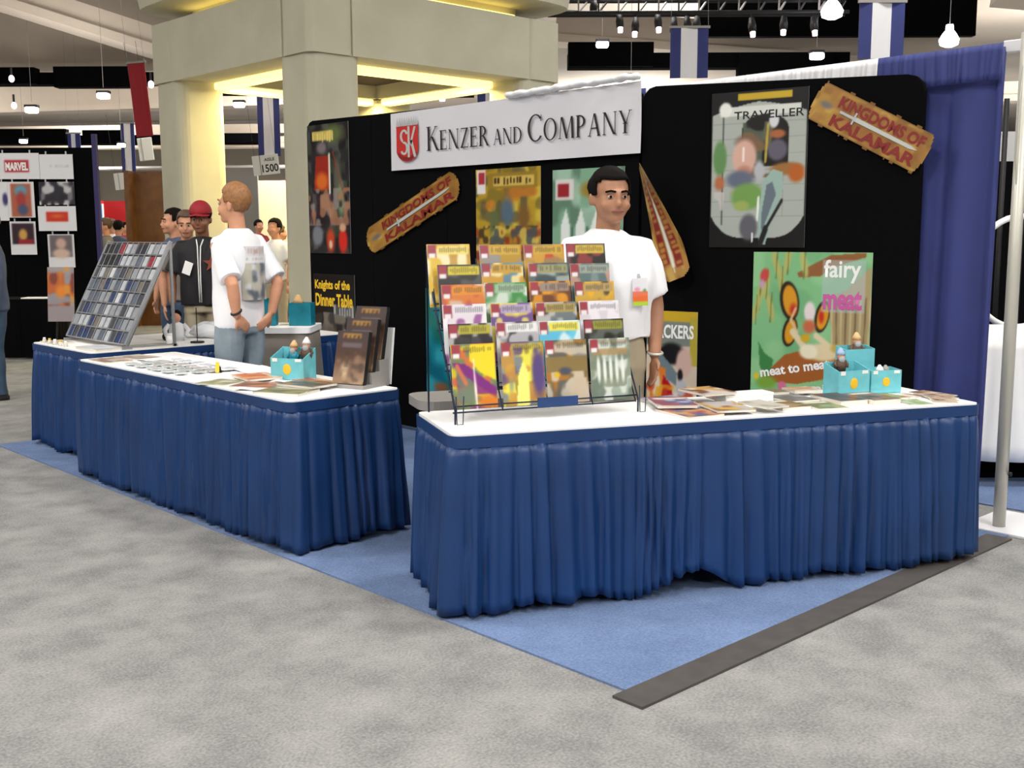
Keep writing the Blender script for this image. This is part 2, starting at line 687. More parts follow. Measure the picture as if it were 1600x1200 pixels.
rig('service_run', -9.4, -1.5, 33.4, 5.9, 0.65, 6, 'black service run seen through the tower opening')
rig('service_run', 1.6, 9.5, 32, 6.35, 0.75, 5, 'black service run right of the tower under the small spotlights')
bm = bmesh.new()
hall_box(bm, 5.5, 13.5, 33, 33.3, 7.2, 9.6)
tag(from_bm('blackout_curtain', bm, 'black_fabric'), 'black blackout curtain under the roof behind the lighting truss', 'curtain')
bm = bmesh.new()
hall_box(bm, -12.5, -10.1, 24, 24.3, 6.55, 7.6)
tag(from_bm('roof_panel', bm, 'black_fabric'), 'black roof panel in the very top left corner', 'panel')
# pipes under the roof
for k, (a, b, r, lb) in enumerate((((-30, 52, 6.55), (-7, 52, 6.8), 0.09, 'thin pale pipe under the roof left of the tower, upper'),
                                   ((-30, 55, 6.2), (-7, 54, 6.35), 0.08, 'thin pale pipe under the roof left of the tower, lower'),
                                   ((-34, 70, 5.6), (-14, 70, 5.75), 0.12, 'grey blue pipe far below the roof above the crowd'))):
    bm = bmesh.new()
    tube(bm, [T(*a), T(*b)], r, 8)
    tag(from_bm('pipe', bm, 'grey_plastic', smooth=True), lb, 'pipe')

# ------------------------------------------------------------------ concrete tower of four pillars
tw = thing('concrete_tower', 'square concrete tower of rounded pillars with deep header beams and warm lights', 'column', (6.85, 11.1, 0))
X0, X1, Y0, Y1 = -2.1, 2.1, -2.05, 2.05
PW = 0.75
for sx, sy in ((X0, Y0), (X0, Y1), (X1, Y0), (X1, Y1)):
    cx = sx + math.copysign(PW / 2, -sx)
    cy = sy + math.copysign(PW / 2, -sy)
    bm = bmesh.new()
    prism(bm, [(cx + x, cy + y) for x, y in rounded(PW, PW, 0.16)], 0, 3.72)
    from_bm('pillar', bm, 'concrete', tw)
for name, c, s in (('header_beam', (X0 + .4, 0, 4.11), (0.84, 4.1 - 1.2, 0.82)), ('header_beam', (X1 - .4, 0, 4.11), (0.84, 4.1 - 1.2, 0.82)),
                   ('header_beam', (0, Y0 + .4, 4.11), (4.2 - 1.2, 0.84, 0.82)), ('header_beam', (0, Y1 - .4, 4.11), (4.2 - 1.2, 0.84, 0.82))):
    box(name, c, s, 'concrete', tw)
for sx, sy in ((X0, Y0), (X0, Y1), (X1, Y0), (X1, Y1)):
    bm = bmesh.new()
    cx = sx + math.copysign(.3, -sx)
    cy = sy + math.copysign(.3, -sy)
    prism(bm, [(cx + x, cy + y) for x, y in rounded(0.66, 0.66, 0.12)], 3.7, 4.52)
    from_bm('corner_block', bm, 'concrete', tw)
bm = bmesh.new()
prism(bm, rounded(3.4, 3.3, 0.1), 4.5, 5.3)
from_bm('upper_neck', bm, 'concrete', tw)
bm = bmesh.new()
loft(bm, [(0, 0, 4.72, 2.36, 2.32), (0, 0, 5.2, 2.44, 2.4), (0, 0, 6.4, 3.3, 3.2), (0, 0, 9.5, 3.6, 3.5)], 32, p=9)
from_bm('upper_capital', bm, 'concrete', tw)
for c, s in (((X0 + .62, 0, 3.655), (0.2, 2.5, 0.1)), ((X1 - .62, 0, 3.655), (0.2, 2.5, 0.1)),
             ((0, Y0 + .62, 3.655), (2.6, 0.2, 0.1)), ((0, Y1 - .62, 3.655), (2.6, 0.2, 0.1))):
    box('light_strip', c, s, 'tube_warm', tw, 0.02)
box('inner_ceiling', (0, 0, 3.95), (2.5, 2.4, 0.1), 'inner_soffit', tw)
for c, s in (((X0 + .32, 0, 4.57), (0.12, 3.0, 0.08)), ((0, Y0 + .32, 4.57), (3.0, 0.12, 0.08))):
    box('light_strip', c, s, 'tube_warm', tw, 0.02)
for lx, ly in ((-.9, 1.05), (-.9, -.9), (1.0, -1.0), (1.0, 1.0)):
    l = bpy.data.lights.new('tower_downlight', 'AREA')
    l.size = 0.35
    l.energy = 60
    l.color = (1, 0.8, 0.36)
    lo = bpy.data.objects.new('tower_downlight', l)
    lo.location = (6.85 + lx, 11.1 + ly, 3.66)
    COL.objects.link(lo)


# ------------------------------------------------------------------ hanging lamps
def high_bay(r, d, z, kind, label, s=1.0):
    o = thing('high_bay_lamp', label, 'lamp', T(r, d, z), -HEAD, 'hanging hall lamps')
    bm = bmesh.new()
    tube(bm, [(0, 0, 0.35 * s), (0, 0, 9.58 - z)], 0.006, 5)
    from_bm('stem', bm, 'grey_plastic', o)
    if kind == 'box':
        box('housing', (0, 0, 0.16 * s), (0.56 * s, 0.34 * s, 0.12 * s), 'black_metal', o, 0.02)
        box('lens', (0, -0.02, 0), (0.5 * s, 0.34 * s, 0.24 * s), 'lamp_glow', o, 0.04)
    else:
        bm = bmesh.new()
        tube(bm, [(0, 0, 0.28 * s), (0, 0, 0.4 * s)], [0.11 * s, 0.09 * s], 14)
        from_bm('ballast', bm, 'lamp_glow', o, smooth=True)
        bm = bmesh.new()
        loft(bm, [(0, 0, -0.2 * s, 0.1 * s, 0.1 * s), (0, 0, -0.14 * s, 0.24 * s, 0.24 * s), (0, 0, 0, 0.27 * s, 0.27 * s), (0, 0, 0.16 * s, 0.18 * s, 0.18 * s), (0, 0, 0.28 * s, 0.08 * s, 0.08 * s)], 20)
        from_bm('shade', bm, 'lamp_glow', o, smooth=True)
    return o


def px(x, y, d):
    """spot in the hall along the photograph's sight line (x, y), d metres ahead: (r, d, z)"""
    v = fwd + r2 * ((x - 800) / FOCAL_PX) + u2 * ((600 - y) / FOCAL_PX)
    v = v * (d / v.dot(ahead))
    return v.dot(right), d, CAM.z + v.z


for x, y, d, k, s, lb in ((162, 150, 31, 'box', 0.63, 'square hall lamp glowing below the deep beam left of the tower'),
                          (50, 172, 32, 'box', 0.66, 'square hall lamp glowing at far left above the black boards'),
                          (37, 221, 36, 'box', 0.49, 'square hall lamp just above the white brand sign board'),
                          (190, 227, 36, 'box', 0.49, 'square hall lamp beside the aisle banner left of the tower'),
                          (374, 164, 30, 'box', 0.56, 'square hall lamp seen through the tower opening'),
                          (941, 70, 26, 'box', 0.56, 'square hall lamp hanging right of the tower header'),
                          (986, 121, 30, 'box', 0.49, 'square hall lamp just above the banner, right of the tower'),
                          (1276, 88, 27, 'box', 0.63, 'square hall lamp over the white part of the drape rail'),
                          (1300, 17, 21, 'dome', 0.75, 'round domed lamp at the top edge beside the truss'),
                          (1483, 62, 23, 'dome', 0.73, 'round domed lamp above the blue end of the drape rail'),
                          (691, 156, 30, 'box', 0.33, 'small lamp glimpsed under the tower behind the banner')):
    r, dd, z = px(x, y, d)
    o = high_bay(r, dd, z, k, lb, s)
    del o['group']
for x, y, d, lb in ((18, 123, 30, 'tiny spot lamp at the top left below the deep beam'), (22, 165, 31, 'tiny spot lamp left of the twin hall lamps'),
                    (236, 132, 28, 'tiny spot lamp against the left edge of the tower')):
    r, dd, z = px(x, y, d)
    o = thing('spot_lamp', lb, 'lamp', T(r, dd, z), -HEAD)
    bm = bmesh.new()
    blob(bm, (0, 0, 0), (0.07, 0.07, 0.09))
    from_bm('bulb', bm, 'lamp_pink', o)
    bm = bmesh.new()
    tube(bm, [(0, 0, 0.1), (0, 0, 0.3)], 0.03, 8)
    from_bm('stem', bm, 'black_metal', o)

# lighting truss with hanging spotlights
ra, da, za = px(905, 12, 22)
rb, _, zb = px(1275, 12, 22)
tr = thing('lighting_truss', 'black box lighting truss hung under the roof right of the tower', 'truss', T((ra + rb) / 2, 22, za), -HEAD)
hw = (rb - ra) / 2 + 0.6
for y in (-.14, .14):
    for z in (-.12, .14):
        bm = bmesh.new()
        tube(bm, [(-hw, y, z), (hw, y, z)], 0.035, 8)
        from_bm('chord', bm, 'black_metal', tr)
n = 15
for k in range(n):
    x = -hw + (k + .5) * 2 * hw / n
    bm = bmesh.new()
    bar(bm, (x, -.14, -.12), (x, -.14, .14), 0.03)
    bar(bm, (x, -.14, -.12), (x + hw / n, .14, .14), 0.03)
    from_bm('brace', bm, 'grey_plastic' if k % 2 else 'black_metal', tr)
for x in (-hw + .4, 0, hw - .4):
    bm = bmesh.new()
    tube(bm, [(x, 0, .1), (x, 0, 9.58 - za)], 0.012, 6)
    from_bm('cable', bm, 'black_metal', tr)
for k, (x, y, glow) in enumerate(((927, 22, 0), (969, 45, 1), (992, 52, 1), (1029, 45, 1), (1052, 52, 1), (1075, 50, 1), (1088, 50, 1), (1176, 52, 1), (1224, 49, 1), (1273, 50, 1))):
    r, dd, z = px(x, y, 22)
    sp = thing('stage_spotlight', ('unlit black stage spotlight at the left end of the truss' if not glow else
               'small glowing stage spotlight hanging from the truss, number %s from its left end' % ['', 'two', 'three', 'four', 'five', 'six', 'seven', 'eight', 'nine', 'ten'][k]),
               'spotlight', T(r, dd, z), -HEAD + (0.3 if k % 2 else -0.3), 'stage spotlights')
    bm = bmesh.new()
    tube(bm, [(0, 0, 0.02), (0, .03, 0.14), (0, .06, 0.3)], [0.07, 0.08, 0.05], 10)
    from_bm('can', bm, 'black_metal', sp, smooth=True)
    bm = bmesh.new()
    bar(bm, (0, .06, .26), (0, .06, za - z - .1), 0.03)
    from_bm('yoke', bm, 'black_metal', sp)
    if glow:
        bm = bmesh.new()
        tube(bm, [(0, -.012, -0.07), (0, 0, 0.03)], [0.045, 0.05], 10)
        from_bm('lens', bm, 'lamp_pink', sp, smooth=True)


# ------------------------------------------------------------------ hanging aisle banners and signs
def aisle_banner(x0, x1, y0, y1, d, label, stripes=('drape_blue', 'drape_white', 'drape_blue'), cuts=(0, .27, .72, 1)):
    r0, _, z0 = px(x0, y1, d)
    r1, _, z1 = px(x1, y0, d)
    o = thing('aisle_banner', label, 'banner', T((r0 + r1) / 2, d, z0), -HEAD)
    w, h = r1 - r0, z1 - z0
    for k, m in enumerate(stripes):
        a, b = cuts[k] * w - w / 2, cuts[k + 1] * w - w / 2
        bm = bmesh.new()
        n = 8
        rows = []
        for zz in (0, h):
            rows.append([(bm.verts.new((a + (b - a) * i / n, 0.03 * w * math.sin(9 * (a + (b - a) * i / n) / w), zz)),
                          bm.verts.new((a + (b - a) * i / n, 0.02 + 0.03 * w * math.sin(9 * (a + (b - a) * i / n) / w), zz))) for i in range(n + 1)])
        for s in (0, 1):
            for i in range(n):
                bm.faces.new((rows[0][i][s], rows[0][i + 1][s], rows[1][i + 1][s], rows[1][i][s]))
        for i in (0, n):
            bm.faces.new((rows[0][i][0], rows[0][i][1], rows[1][i][1], rows[1][i][0]))
        from_bm('stripe', bm, m, o)
    bm = bmesh.new()
    bar(bm, (-w / 2 - .03, 0, h), (w / 2 + .03, 0, h), 0.04)
    for s in (-1, 1):
        bar(bm, (s * w / 2, 0, h), (s * w * .3, 0, 9.6 - z0), 0.005)
    from_bm('hanger', bm, 'grey_plastic', o)
    return o


aisle_banner(1047, 1107, 42, 122, 20, 'blue and white striped hanging banner behind the display, left of the two big ones')
aisle_banner(1341, 1414, 2, 92, 16, 'largest blue and white striped hanging banner, above the drape rail')
aisle_banner(191, 209, 192, 270, 40, 'narrow blue and white hanging banner just left of the tower')
aisle_banner(404, 436, 148, 244, 38, 'blue and white hanging banner seen between two tower pillars')
aisle_banner(110, 125, 208, 300, 34, 'narrow blue and white hanging banner beside the black poster boards', cuts=(0, .3, .6, 1))
aisle_banner(746 / 1, 771, 143, 160, 40, 'blue and white banner end glimpsed under the tower header', ('drape_blue', 'drape_white'), (0, .5, 1))
mat('banner_red', (158, 22, 36), 0.7)
b = aisle_banner(213, 234, 97, 213, 22, 'tall plain red hanging banner beside the tower', ('banner_red',), (0, 1))
b.rotation_euler = (0, rad(-4.5), -HEAD)


def aisle_sign(x0, x1, y0, y1, d, label, text=None, tilt=-6):
    r0, _, z0 = px(x0, y1, d)
    r1, _, z1 = px(x1, y0, d)
    w, h = r1 - r0, z1 - z0
    o = thing('aisle_sign', label, 'sign', T((r0 + r1) / 2, d, z0), -HEAD)
    o.rotation_euler = (0, rad(tilt), -HEAD)
    mat('sign_face', (232, 230, 218), 0.5, emit=(255, 250, 230), estr=0.0)
    box('board', (0, 0, h / 2), (w, 0.04, h), 'sign_face', o, 0.01)
    box('fold', (-w * 0.2, -0.03, h / 2), (w * 0.03, 0.02, h), 'grey_plastic', o)
    bm = bmesh.new()
    for s in (-1, 1):
        bar(bm, (s * w * .4, 0, h), (s * w * .4, 0, h + 2.0), 0.006)
    from_bm('hanger', bm, 'black_metal', o)
    if text:
        lettering(text, 'ink_black', o, w * 0.16, h * 0.32, w=w * 0.62, h=h * 0.4, y=-0.025)
        lettering('AISLE', 'ink_black', o, w * 0.16, h * 0.76, w=w * 0.4, h=h * 0.16, y=-0.025)
    return o


aisle_sign(397, 437, 242, 273, 36, 'white aisle sign numbered 1500 between the tower pillars', '1500')
aisle_sign(219, 240, 215, 251, 24, 'white aisle sign hanging below the red banner')
aisle_sign(181, 204, 270, 296, 38, 'white aisle sign below the narrow banner left of the tower')
aisle_sign(121, 138, 281, 303, 44, 'small white aisle sign right of the black poster boards')

# ================================================================== the booth: carpet, drape, displays, tables
bm = bmesh.new()
bx(bm, (1.52, 3.02, 0.004), (3.04, 6.24, 0.008))
o = from_bm('booth_carpet', bm, 'blue_carpet')
tag(o, 'light blue booth carpet laid under the skirted tables', 'carpet')
bm = bmesh.new()
bx(bm, (1.38, -0.075, 0.005), (2.9, 0.13, 0.010))
tag(from_bm('floor_tape', bm, 'tape'), 'dark grey tape strip along the right edge of the blue carpet', 'tape')
bm = bmesh.new()
bx(bm, (4.5, 0.6, 0.004), (2.1, 3.4, 0.008))
tag(from_bm('neighbour_carpet', bm, 'blue_carpet'), 'blue carpet of the next booth seen beyond the drape pole', 'carpet')


# ------------------------------------------------------------------ pipe and drape
def pleated(bm, path, z0, z1, amp0, amp1, rows=10, seed=0, pitch=0.09, hem=None, expo=0.6):
    """cloth hung along a path [(x, y, nx, ny)], pleat depth amp0 at the top, amp1 at the hem"""
    rng = random.Random(seed)
    L = [0.0]
    for i in range(1, len(path)):
        L.append(L[-1] + math.hypot(path[i][0] - path[i - 1][0], path[i][1] - path[i - 1][1]))
    # pleat knots
    knots = [0.0]
    while knots[-1] < L[-1] + pitch:
        knots.append(knots[-1] + pitch * rng.choice((.55, .7, .85, 1.0, 1.3, 1.8)))
    hts = [rng.uniform(0.35, 1.0) for _ in knots]
    drift = [rng.uniform(-0.35, 0.35) * pitch for _ in knots]

    def wave(s, t):
        s = s + 0.35 * pitch * t * math.sin(s * 7.3 + seed)
        k = 0
        while k < len(knots) - 2 and knots[k + 1] < s:
            k += 1
        f = (s - knots[k]) / (knots[k + 1] - knots[k])
        f = min(max(f, 0), 1)
        g = max(math.sin(PI * f ** 0.7), 0) ** 0.8 + 0.22 * math.sin(PI * f * 3 + k) * math.sin(PI * f)
        return g * (hts[k] + (hts[(k * 7 + 3) % len(hts)] - hts[k]) * t * 0.6)

    grid = []
    for j in range(rows + 1):
        t = j / rows
        row = []
        for (x, y, nx, ny), s in zip(path, L):
            hz = z0 + (hem(s) if hem else 0)
            z = z1 + (hz - z1) * t
            a = amp0 + (amp1 - amp0) * (t ** expo)
            dd = a * wave(s, t)
            row.append(bm.verts.new((x + nx * dd, y + ny * dd, z)))
        grid.append(row)
    for j in range(rows):
        for i in range(len(path) - 1):
            bm.faces.new((grid[j][i], grid[j + 1][i], grid[j + 1][i + 1], grid[j][i + 1]))
    return grid


def straight(x0, y0, x1, y1, step=0.011):
    L = math.hypot(x1 - x0, y1 - y0)
    n = max(4, int(L / step))
    tx, ty = (x1 - x0) / L, (y1 - y0) / L
    return [(x0 + (x1 - x0) * i / n, y0 + (y1 - y0) * i / n, ty, -tx) for i in range(n + 1)]


def solidify(o, t=0.003):
    md = o.modifiers.new('thickness', 'SOLIDIFY')
    md.thickness = t
    md.offset = -1


XD = 3.02
RZ = 2.47
for k, (ya, yb) in enumerate(((0.10, 1.28), (1.28, 2.46), (2.46, 3.64), (3.64, 4.82), (4.82, 6.0))):
    bm = bmesh.new()
    pleated(bm, straight(XD, yb, XD, ya, 0.014), 0.05, RZ + .005, 0.02, 0.075, 12, 20 + k, 0.13)
    o = from_bm('drape', bm, 'drape_blue', smooth=True, fix=False)
    solidify(o)
    tag(o, ('blue drape panel hanging in full view beside the black display' if k == 0 else
            'blue drape panel hidden behind the black display, %s from the pole' % ['', 'second', 'third', 'fourth', 'fifth'][k]), 'drape')
for k, (ya, yb, m, lb) in enumerate(((0.10, 0.78, 'drape_blue', 'blue gathered valance at the right end of the drape rail'),
                                     (0.78, 2.42, 'drape_white', 'white gathered valance on the drape rail above the right display'),
                                     (2.42, 3.1, 'drape_blue', 'blue valance sliver on the rail above the white banner'),
                                     (3.1, 4.85, 'drape_white', 'white valance on the rail behind the left part of the banner'),
                                     (4.85, 6.0, 'drape_blue', 'blue valance at the far left end of the drape rail'))):
    bm = bmesh.new()
    pleated(bm, straight(XD - .05, yb, XD - .05, ya, 0.008), RZ - .16, RZ + .02, 0.006, 0.022, 5, 40 + k, 0.035)
    o = from_bm('valance', bm, m, smooth=True, fix=False)
    solidify(o)
    tag(o, lb, 'valance')
pole = thing('drape_pole', 'pale metal drape upright on a flat base plate at the booth corner', 'pole', (XD - .02, 0.0, 0))
bm = bmesh.new()
tube(bm, [(0, 0, 0.01), (0, 0, 1.3), (0, 0, 2.53)], [0.032, 0.032, 0.028], 14)
from_bm('upright', bm, 'alu', pole, smooth=True)
bm = bmesh.new()
bx(bm, (0.12, -.10, 0.008), (0.48, 0.5, 0.016), None, 0.004)
from_bm('base_plate', bm, 'drape_white', pole)
bm = bmesh.new()
tube(bm, [(-.02, 0, 1.75), (-.045, .0, 1.9), (-.045, 0, 2.2), (-.02, 0, 2.4)], 0.005, 6)
from_bm('hook_strip', bm, 'alu', pole)
bm = bmesh.new()
tube(bm, [(0, -0.036, .3), (0, -.05, .3)], 0.012, 8)
from_bm('button', bm, 'black_metal', pole)
rail = thing('drape_rail', 'pale metal cross rail carrying the drape along the back of the booth', 'rail', (XD + .03, 3.05, RZ))
for a, b in ((-3.03, 0.0), (0.0, 3.03)):
    bm = bmesh.new()
    tube(bm, [(0, a, 0), (0, b, 0)], 0.02, 10)
    from_bm('tube', bm, 'alu', rail, smooth=True)
bm = bmesh.new()
bx(bm, (-.02, -2.98, 0.005), (0.05, 0.1, 0.06), None, .006)
from_bm('end_cap', bm, 'drape_white', rail)
for y in (3.05, 6.1):
    p2 = thing('drape_pole', 'drape upright standing behind the display, %s of the booth' % ('middle' if y < 4 else 'left end'), 'pole', (XD + .06, y, 0))
    bm = bmesh.new()
    tube(bm, [(0, 0, 0.01), (0, 0, RZ - .03)], 0.03, 10)
    from_bm('upright', bm, 'alu', p2, smooth=True)
    box('base_plate', (0.1, 0, 0.006), (0.4, 0.4, 0.012), 'alu', p2)


# ------------------------------------------------------------------ black fabric displays
def display(name, label, p0, p1, h0, h1, n):
    """freestanding fabric wall from p0 to p1 (seen from the aisle: left to right), n panels"""
    p0, p1 = Vector((*p0, 0)), Vector((*p1, 0))
    d = p1 - p0
    L = d.length
    rz = math.atan2(d.y, d.x)
    o = thing(name, label, 'display panel', p0, rz)
    for k in range(n):
        a, b = L * k / n, L * (k + 1) / n
        za, zb = h0 + (h1 - h0) * k / n, h0 + (h1 - h0) * (k + 1) / n
        r = 0.09
        poly = [(a + .002, 0.04), (b - .002, 0.04)]
        if k == n - 1:
            poly += [(b - .002 - r * (1 - math.cos(rad(t))), zb - r + r * math.sin(rad(t))) for t in (0, 30, 60, 90)]
        else:
            poly += [(b - .002, zb)]
        if k == 0:
            poly += [(a + .002 + r * (1 - math.sin(rad(t))), za - r + r * math.cos(rad(t))) for t in (0, 30, 60, 90)]
        else:
            poly += [(a + .002, za)]
        bm = bmesh.new()
        prism(bm, poly, -0.05, 0.0)
        upright(bm)
        from_bm('panel', bm, 'black_fabric', o)
    for k in range(n + 1):
        x = L * k / n
        box('foot', (min(max(x, .08), L - .08), 0.1, 0.024), (0.08, 0.24, 0.03), 'black_metal', o)
    return o, rz, L


PL0, PL1 = (2.57, 5.82), (2.57, 2.13)
PR0, PR1 = (2.57, 2.11), (2.90, 0.47)
dl, rzl, LL = display('display_wall', 'long black fabric display wall carrying the white company banner', PL0, PL1, 2.50, 2.44, 4)
dr, rzr, LR = display('display_wall', 'right black fabric display wall beside the blue drape', PR0, PR1, 2.43, 2.375, 2)


def on_left(Y, z, off=0.006):
    return Vector((2.57 - off, Y, z))


UR = (Vector((*PR1, 0)) - Vector((*PR0, 0))).normalized()
NR = Vector((UR.y, -UR.x, 0))          # towards the aisle


def on_right(s, z, off=0.006):
    p = Vector((*PR0, 0)) + UR * s + NR * off
    p.z = z
    return p


assert NR.x < 0

# ------------------------------------------------------------------ serif lettering of the banner
TK, TN = 0.135, 0.05


def q4(pts):
    return [pts]


def stem(x, w=TK, y0=0.0, y1=1.0, ser=True):
    out = [[(x, y0), (x + w, y0), (x + w, y1), (x, y1)]]
    if ser:
        e = 0.07
        out += [[(x - e, y0), (x + w + e, y0), (x + w + e, y0 + .035), (x - e, y0 + .035)],
                [(x - e, y1 - .035), (x + w + e, y1 - .035), (x + w + e, y1), (x - e, y1)]]
    return out


def diag(x0, y0, x1, y1, w):
    return [[(x0, y0), (x0 + w, y0), (x1 + w, y1), (x1, y1)]]


def hbar(x0, x1, y, t=TN):
    return [[(x0, y), (x1, y), (x1, y + t), (x0, y + t)]]


def serif(x, y, l=0.2):
    return [[(x - l / 2, y), (x + l / 2, y), (x + l / 2, y + .035), (x - l / 2, y + .035)]]


def bowl(cx, cy, rx, ry, a0, a1, thick=TK, thin=TN, n=22):
    out = []
    for i in range(n):
        q = []
        for a, fl in ((a0 + (a1 - a0) * i / n, 0), (a0 + (a1 - a0) * (i + 1) / n, 0)):
            c, s = math.cos(rad(a)), math.sin(rad(a))
            q.append(((cx + rx * c, cy + ry * s), (cx + (rx - thick) * c, cy + (ry - thin) * s)))
        out.append([q[0][0], q[1][0], q[1][1], q[0][1]])
    return out


GLYPH = {
    'K': (0.82, lambda: stem(.08) + diag(.2, .44, .6, 1, TN + .01) + serif(.63, .965) + diag(.66, 0, .3, .58, TK) + serif(.74, 0)),
    'E': (0.66, lambda: stem(.08) + hbar(.08, .56, .95) + hbar(.08, .5, .5) + hbar(.08, .6, 0) + [[(.53, .8), (.56, .8), (.56, 1), (.53, 1)], [(.57, 0), (.6, 0), (.6, .22), (.57, .22)], [(.47, .42), (.5, .42), (.5, .63), (.47, .63)]]),
    'N': (0.92, lambda: stem(.1, TN) + diag(.66, 0, .08, 1, TK) + stem(.75, TN)),
    'Z': (0.72, lambda: hbar(.08, .64, .95) + hbar(.06, .66, 0) + diag(.06, 0, .5, 1, TK) + [[(.08, .8), (.11, .8), (.11, 1), (.08, 1)], [(.63, 0), (.66, 0), (.66, .22), (.63, .22)]]),
    'R': (0.78, lambda: stem(.08) + bowl(.24, .74, .32, .26, -90, 90) + hbar(.15, .26, .95) + hbar(.15, .26, .48) + diag(.62, 0, .3, .5, TK) + serif(.7, 0)),
    'A': (0.86, lambda: diag(.1, 0, .38, 1, TN) + diag(.64, 0, .36, 1, TK) + hbar(.22, .62, .33) + serif(.12, 0) + serif(.7, 0)),
    'D': (0.88, lambda: stem(.08) + bowl(.3, .5, .5, .5, -90, 90) + hbar(.15, .32, .95) + hbar(.15, .32, 0)),
    'C': (0.86, lambda: bowl(.5, .5, .44, .52, 42, 322) + [[(.76, .74), (.8, .74), (.82, .98), (.79, .98)]]),
    'O': (0.98, lambda: bowl(.48, .5, .44, .52, 0, 360, n=36)),
    'M': (1.08, lambda: diag(.08, 0, .16, 1, TN) + diag(.48, 0, .16, 1, TK) + diag(.5, 0, .82, 1, TN) + diag(.86, 0, .8, 1, TK) + serif(.1, 0) + serif(.93, 0)),
    'P': (0.70, lambda: stem(.08) + bowl(.24, .72, .36, .28, -90, 90) + hbar(.15, .26, .95) + hbar(.15, .26, .44)),
    'Y': (0.80, lambda: stem(.34, TK, 0, .45) + diag(.36, .42, .06, 1, TK) + diag(.43, .42, .66, 1, TN) + serif(.12, .965) + serif(.7, .965)),
}


def serif_text(runs, width, parent, x0, z0, m, y=-0.004):
    """runs: (word, cap height); one child mesh per letter"""
    total = 0
    lay = []
    for word, hh in runs:
        for ch in word:
            if ch == ' ':
                total += 0.34 * hh
                continue
            lay.append((ch, total, hh))
            total += (GLYPH[ch][0] + 0.04) * hh
    k = width / total
    for ch, x, hh in lay:
        bm = bmesh.new()
        for pg in GLYPH[ch][1]():
            vs = [bm.verts.new((x0 + (x + p[0] * hh) * k, y, z0 + p[1] * hh * k)) for p in pg]
            bm.faces.new(vs)
        bmesh.ops.recalc_face_normals(bm, faces=bm.faces)
        from_bm('letter', bm, m, parent, fix=False)


ban = thing('company_banner', 'white vinyl company banner with red crest hung across the black display', 'banner', on_left(3.35, 2.035, 0.03), rzl)
BW, BH = 2.5, 0.43
art = Art(60, 12, (222, 221, 226))


def sag(U, V):
    return 0.012 * np.sin(U * 23 + 2 * V) * (0.3 + 0.7 * U) - 0.012


sheet('cloth', BW, BH, Art(80, 10, (216, 215, 221)), 'print_gloss', ban, th=0.004, curl=lambda U, V: 0.006 * np.sin(U * 19 + 3 * V) * U)
bm = bmesh.new()
n = 30
for s in (0, 1):
    pass
tube(bm, [(0.08 + 1.15 * i / n, 0.012 * math.sin(i * 1.3) - 0.012, BH + 0.018 + 0.012 * (i / n) + 0.004 * math.sin(i * 2.1)) for i in range(n + 1)],
     [(0.02, 0.04)] * (n + 1), 10)
from_bm('rolled_edge', bm, 'white_cover', ban, smooth=True)
serif_text([('K', 1.0), ('ENZER', .8), (' ', .6), ('AND', .62), (' ', .6), ('C', 1.0), ('OMPANY', .8)], 2.0, ban, -0.80, 0.125, 'ink_dark', -0.014)
# crest: red shield with a pale monogram and a notched crown line
cr = bmesh.new()
prism(cr, [(-.13, .3), (-.13, .1), (-.10, .06), (-.05, .035), (0, .03), (.05, .035), (.10, .06), (.13, .1), (.13, .3)], 0, 0.003)
upright(cr)
crest = from_bm('crest', cr, 'ink_red', ban, (-1.03, -0.014, 0.03))
cr = bmesh.new()
for i in range(9):
    x = -.13 + .26 * i / 9
    prism(cr, [(x, .295), (x + .029, .295), (x + .0145, .36)], 0, 0.003)
upright(cr)
from_bm('crest_crown', cr, 'ink_grey', crest, (0, -0.002, 0))
cr = bmesh.new()
for pg in bowl(-.035, .22, .05, .05, 20, 250, .026, .016, 14) + bowl(-.035, .13, .05, .05, 110, -150, .026, .016, 14):
    cr.faces.new([cr.verts.new((p[0], -.004, p[1])) for p in pg])
for pg in ([(.01, .06), (.035, .06), (.035, .29), (.01, .29)], [(.035, .16), (.085, .285), (.11, .285), (.05, .14)], [(.04, .18), (.065, .19), (.115, .06), (.085, .06)]):
    cr.faces.new([cr.verts.new((p[0], -.0045, p[1])) for p in pg])
from_bm('crest_monogram', cr, 'ink_steel', crest)
cr = bmesh.new()
for pg in bowl(0, .12, .125, .085, 200, 340, .02, .03, 14):
    cr.faces.new([cr.verts.new((p[0], -.0035, p[1])) for p in pg])
from_bm('crest_arc', cr, 'ink_darkred', crest)  # darker red arc low on the shield


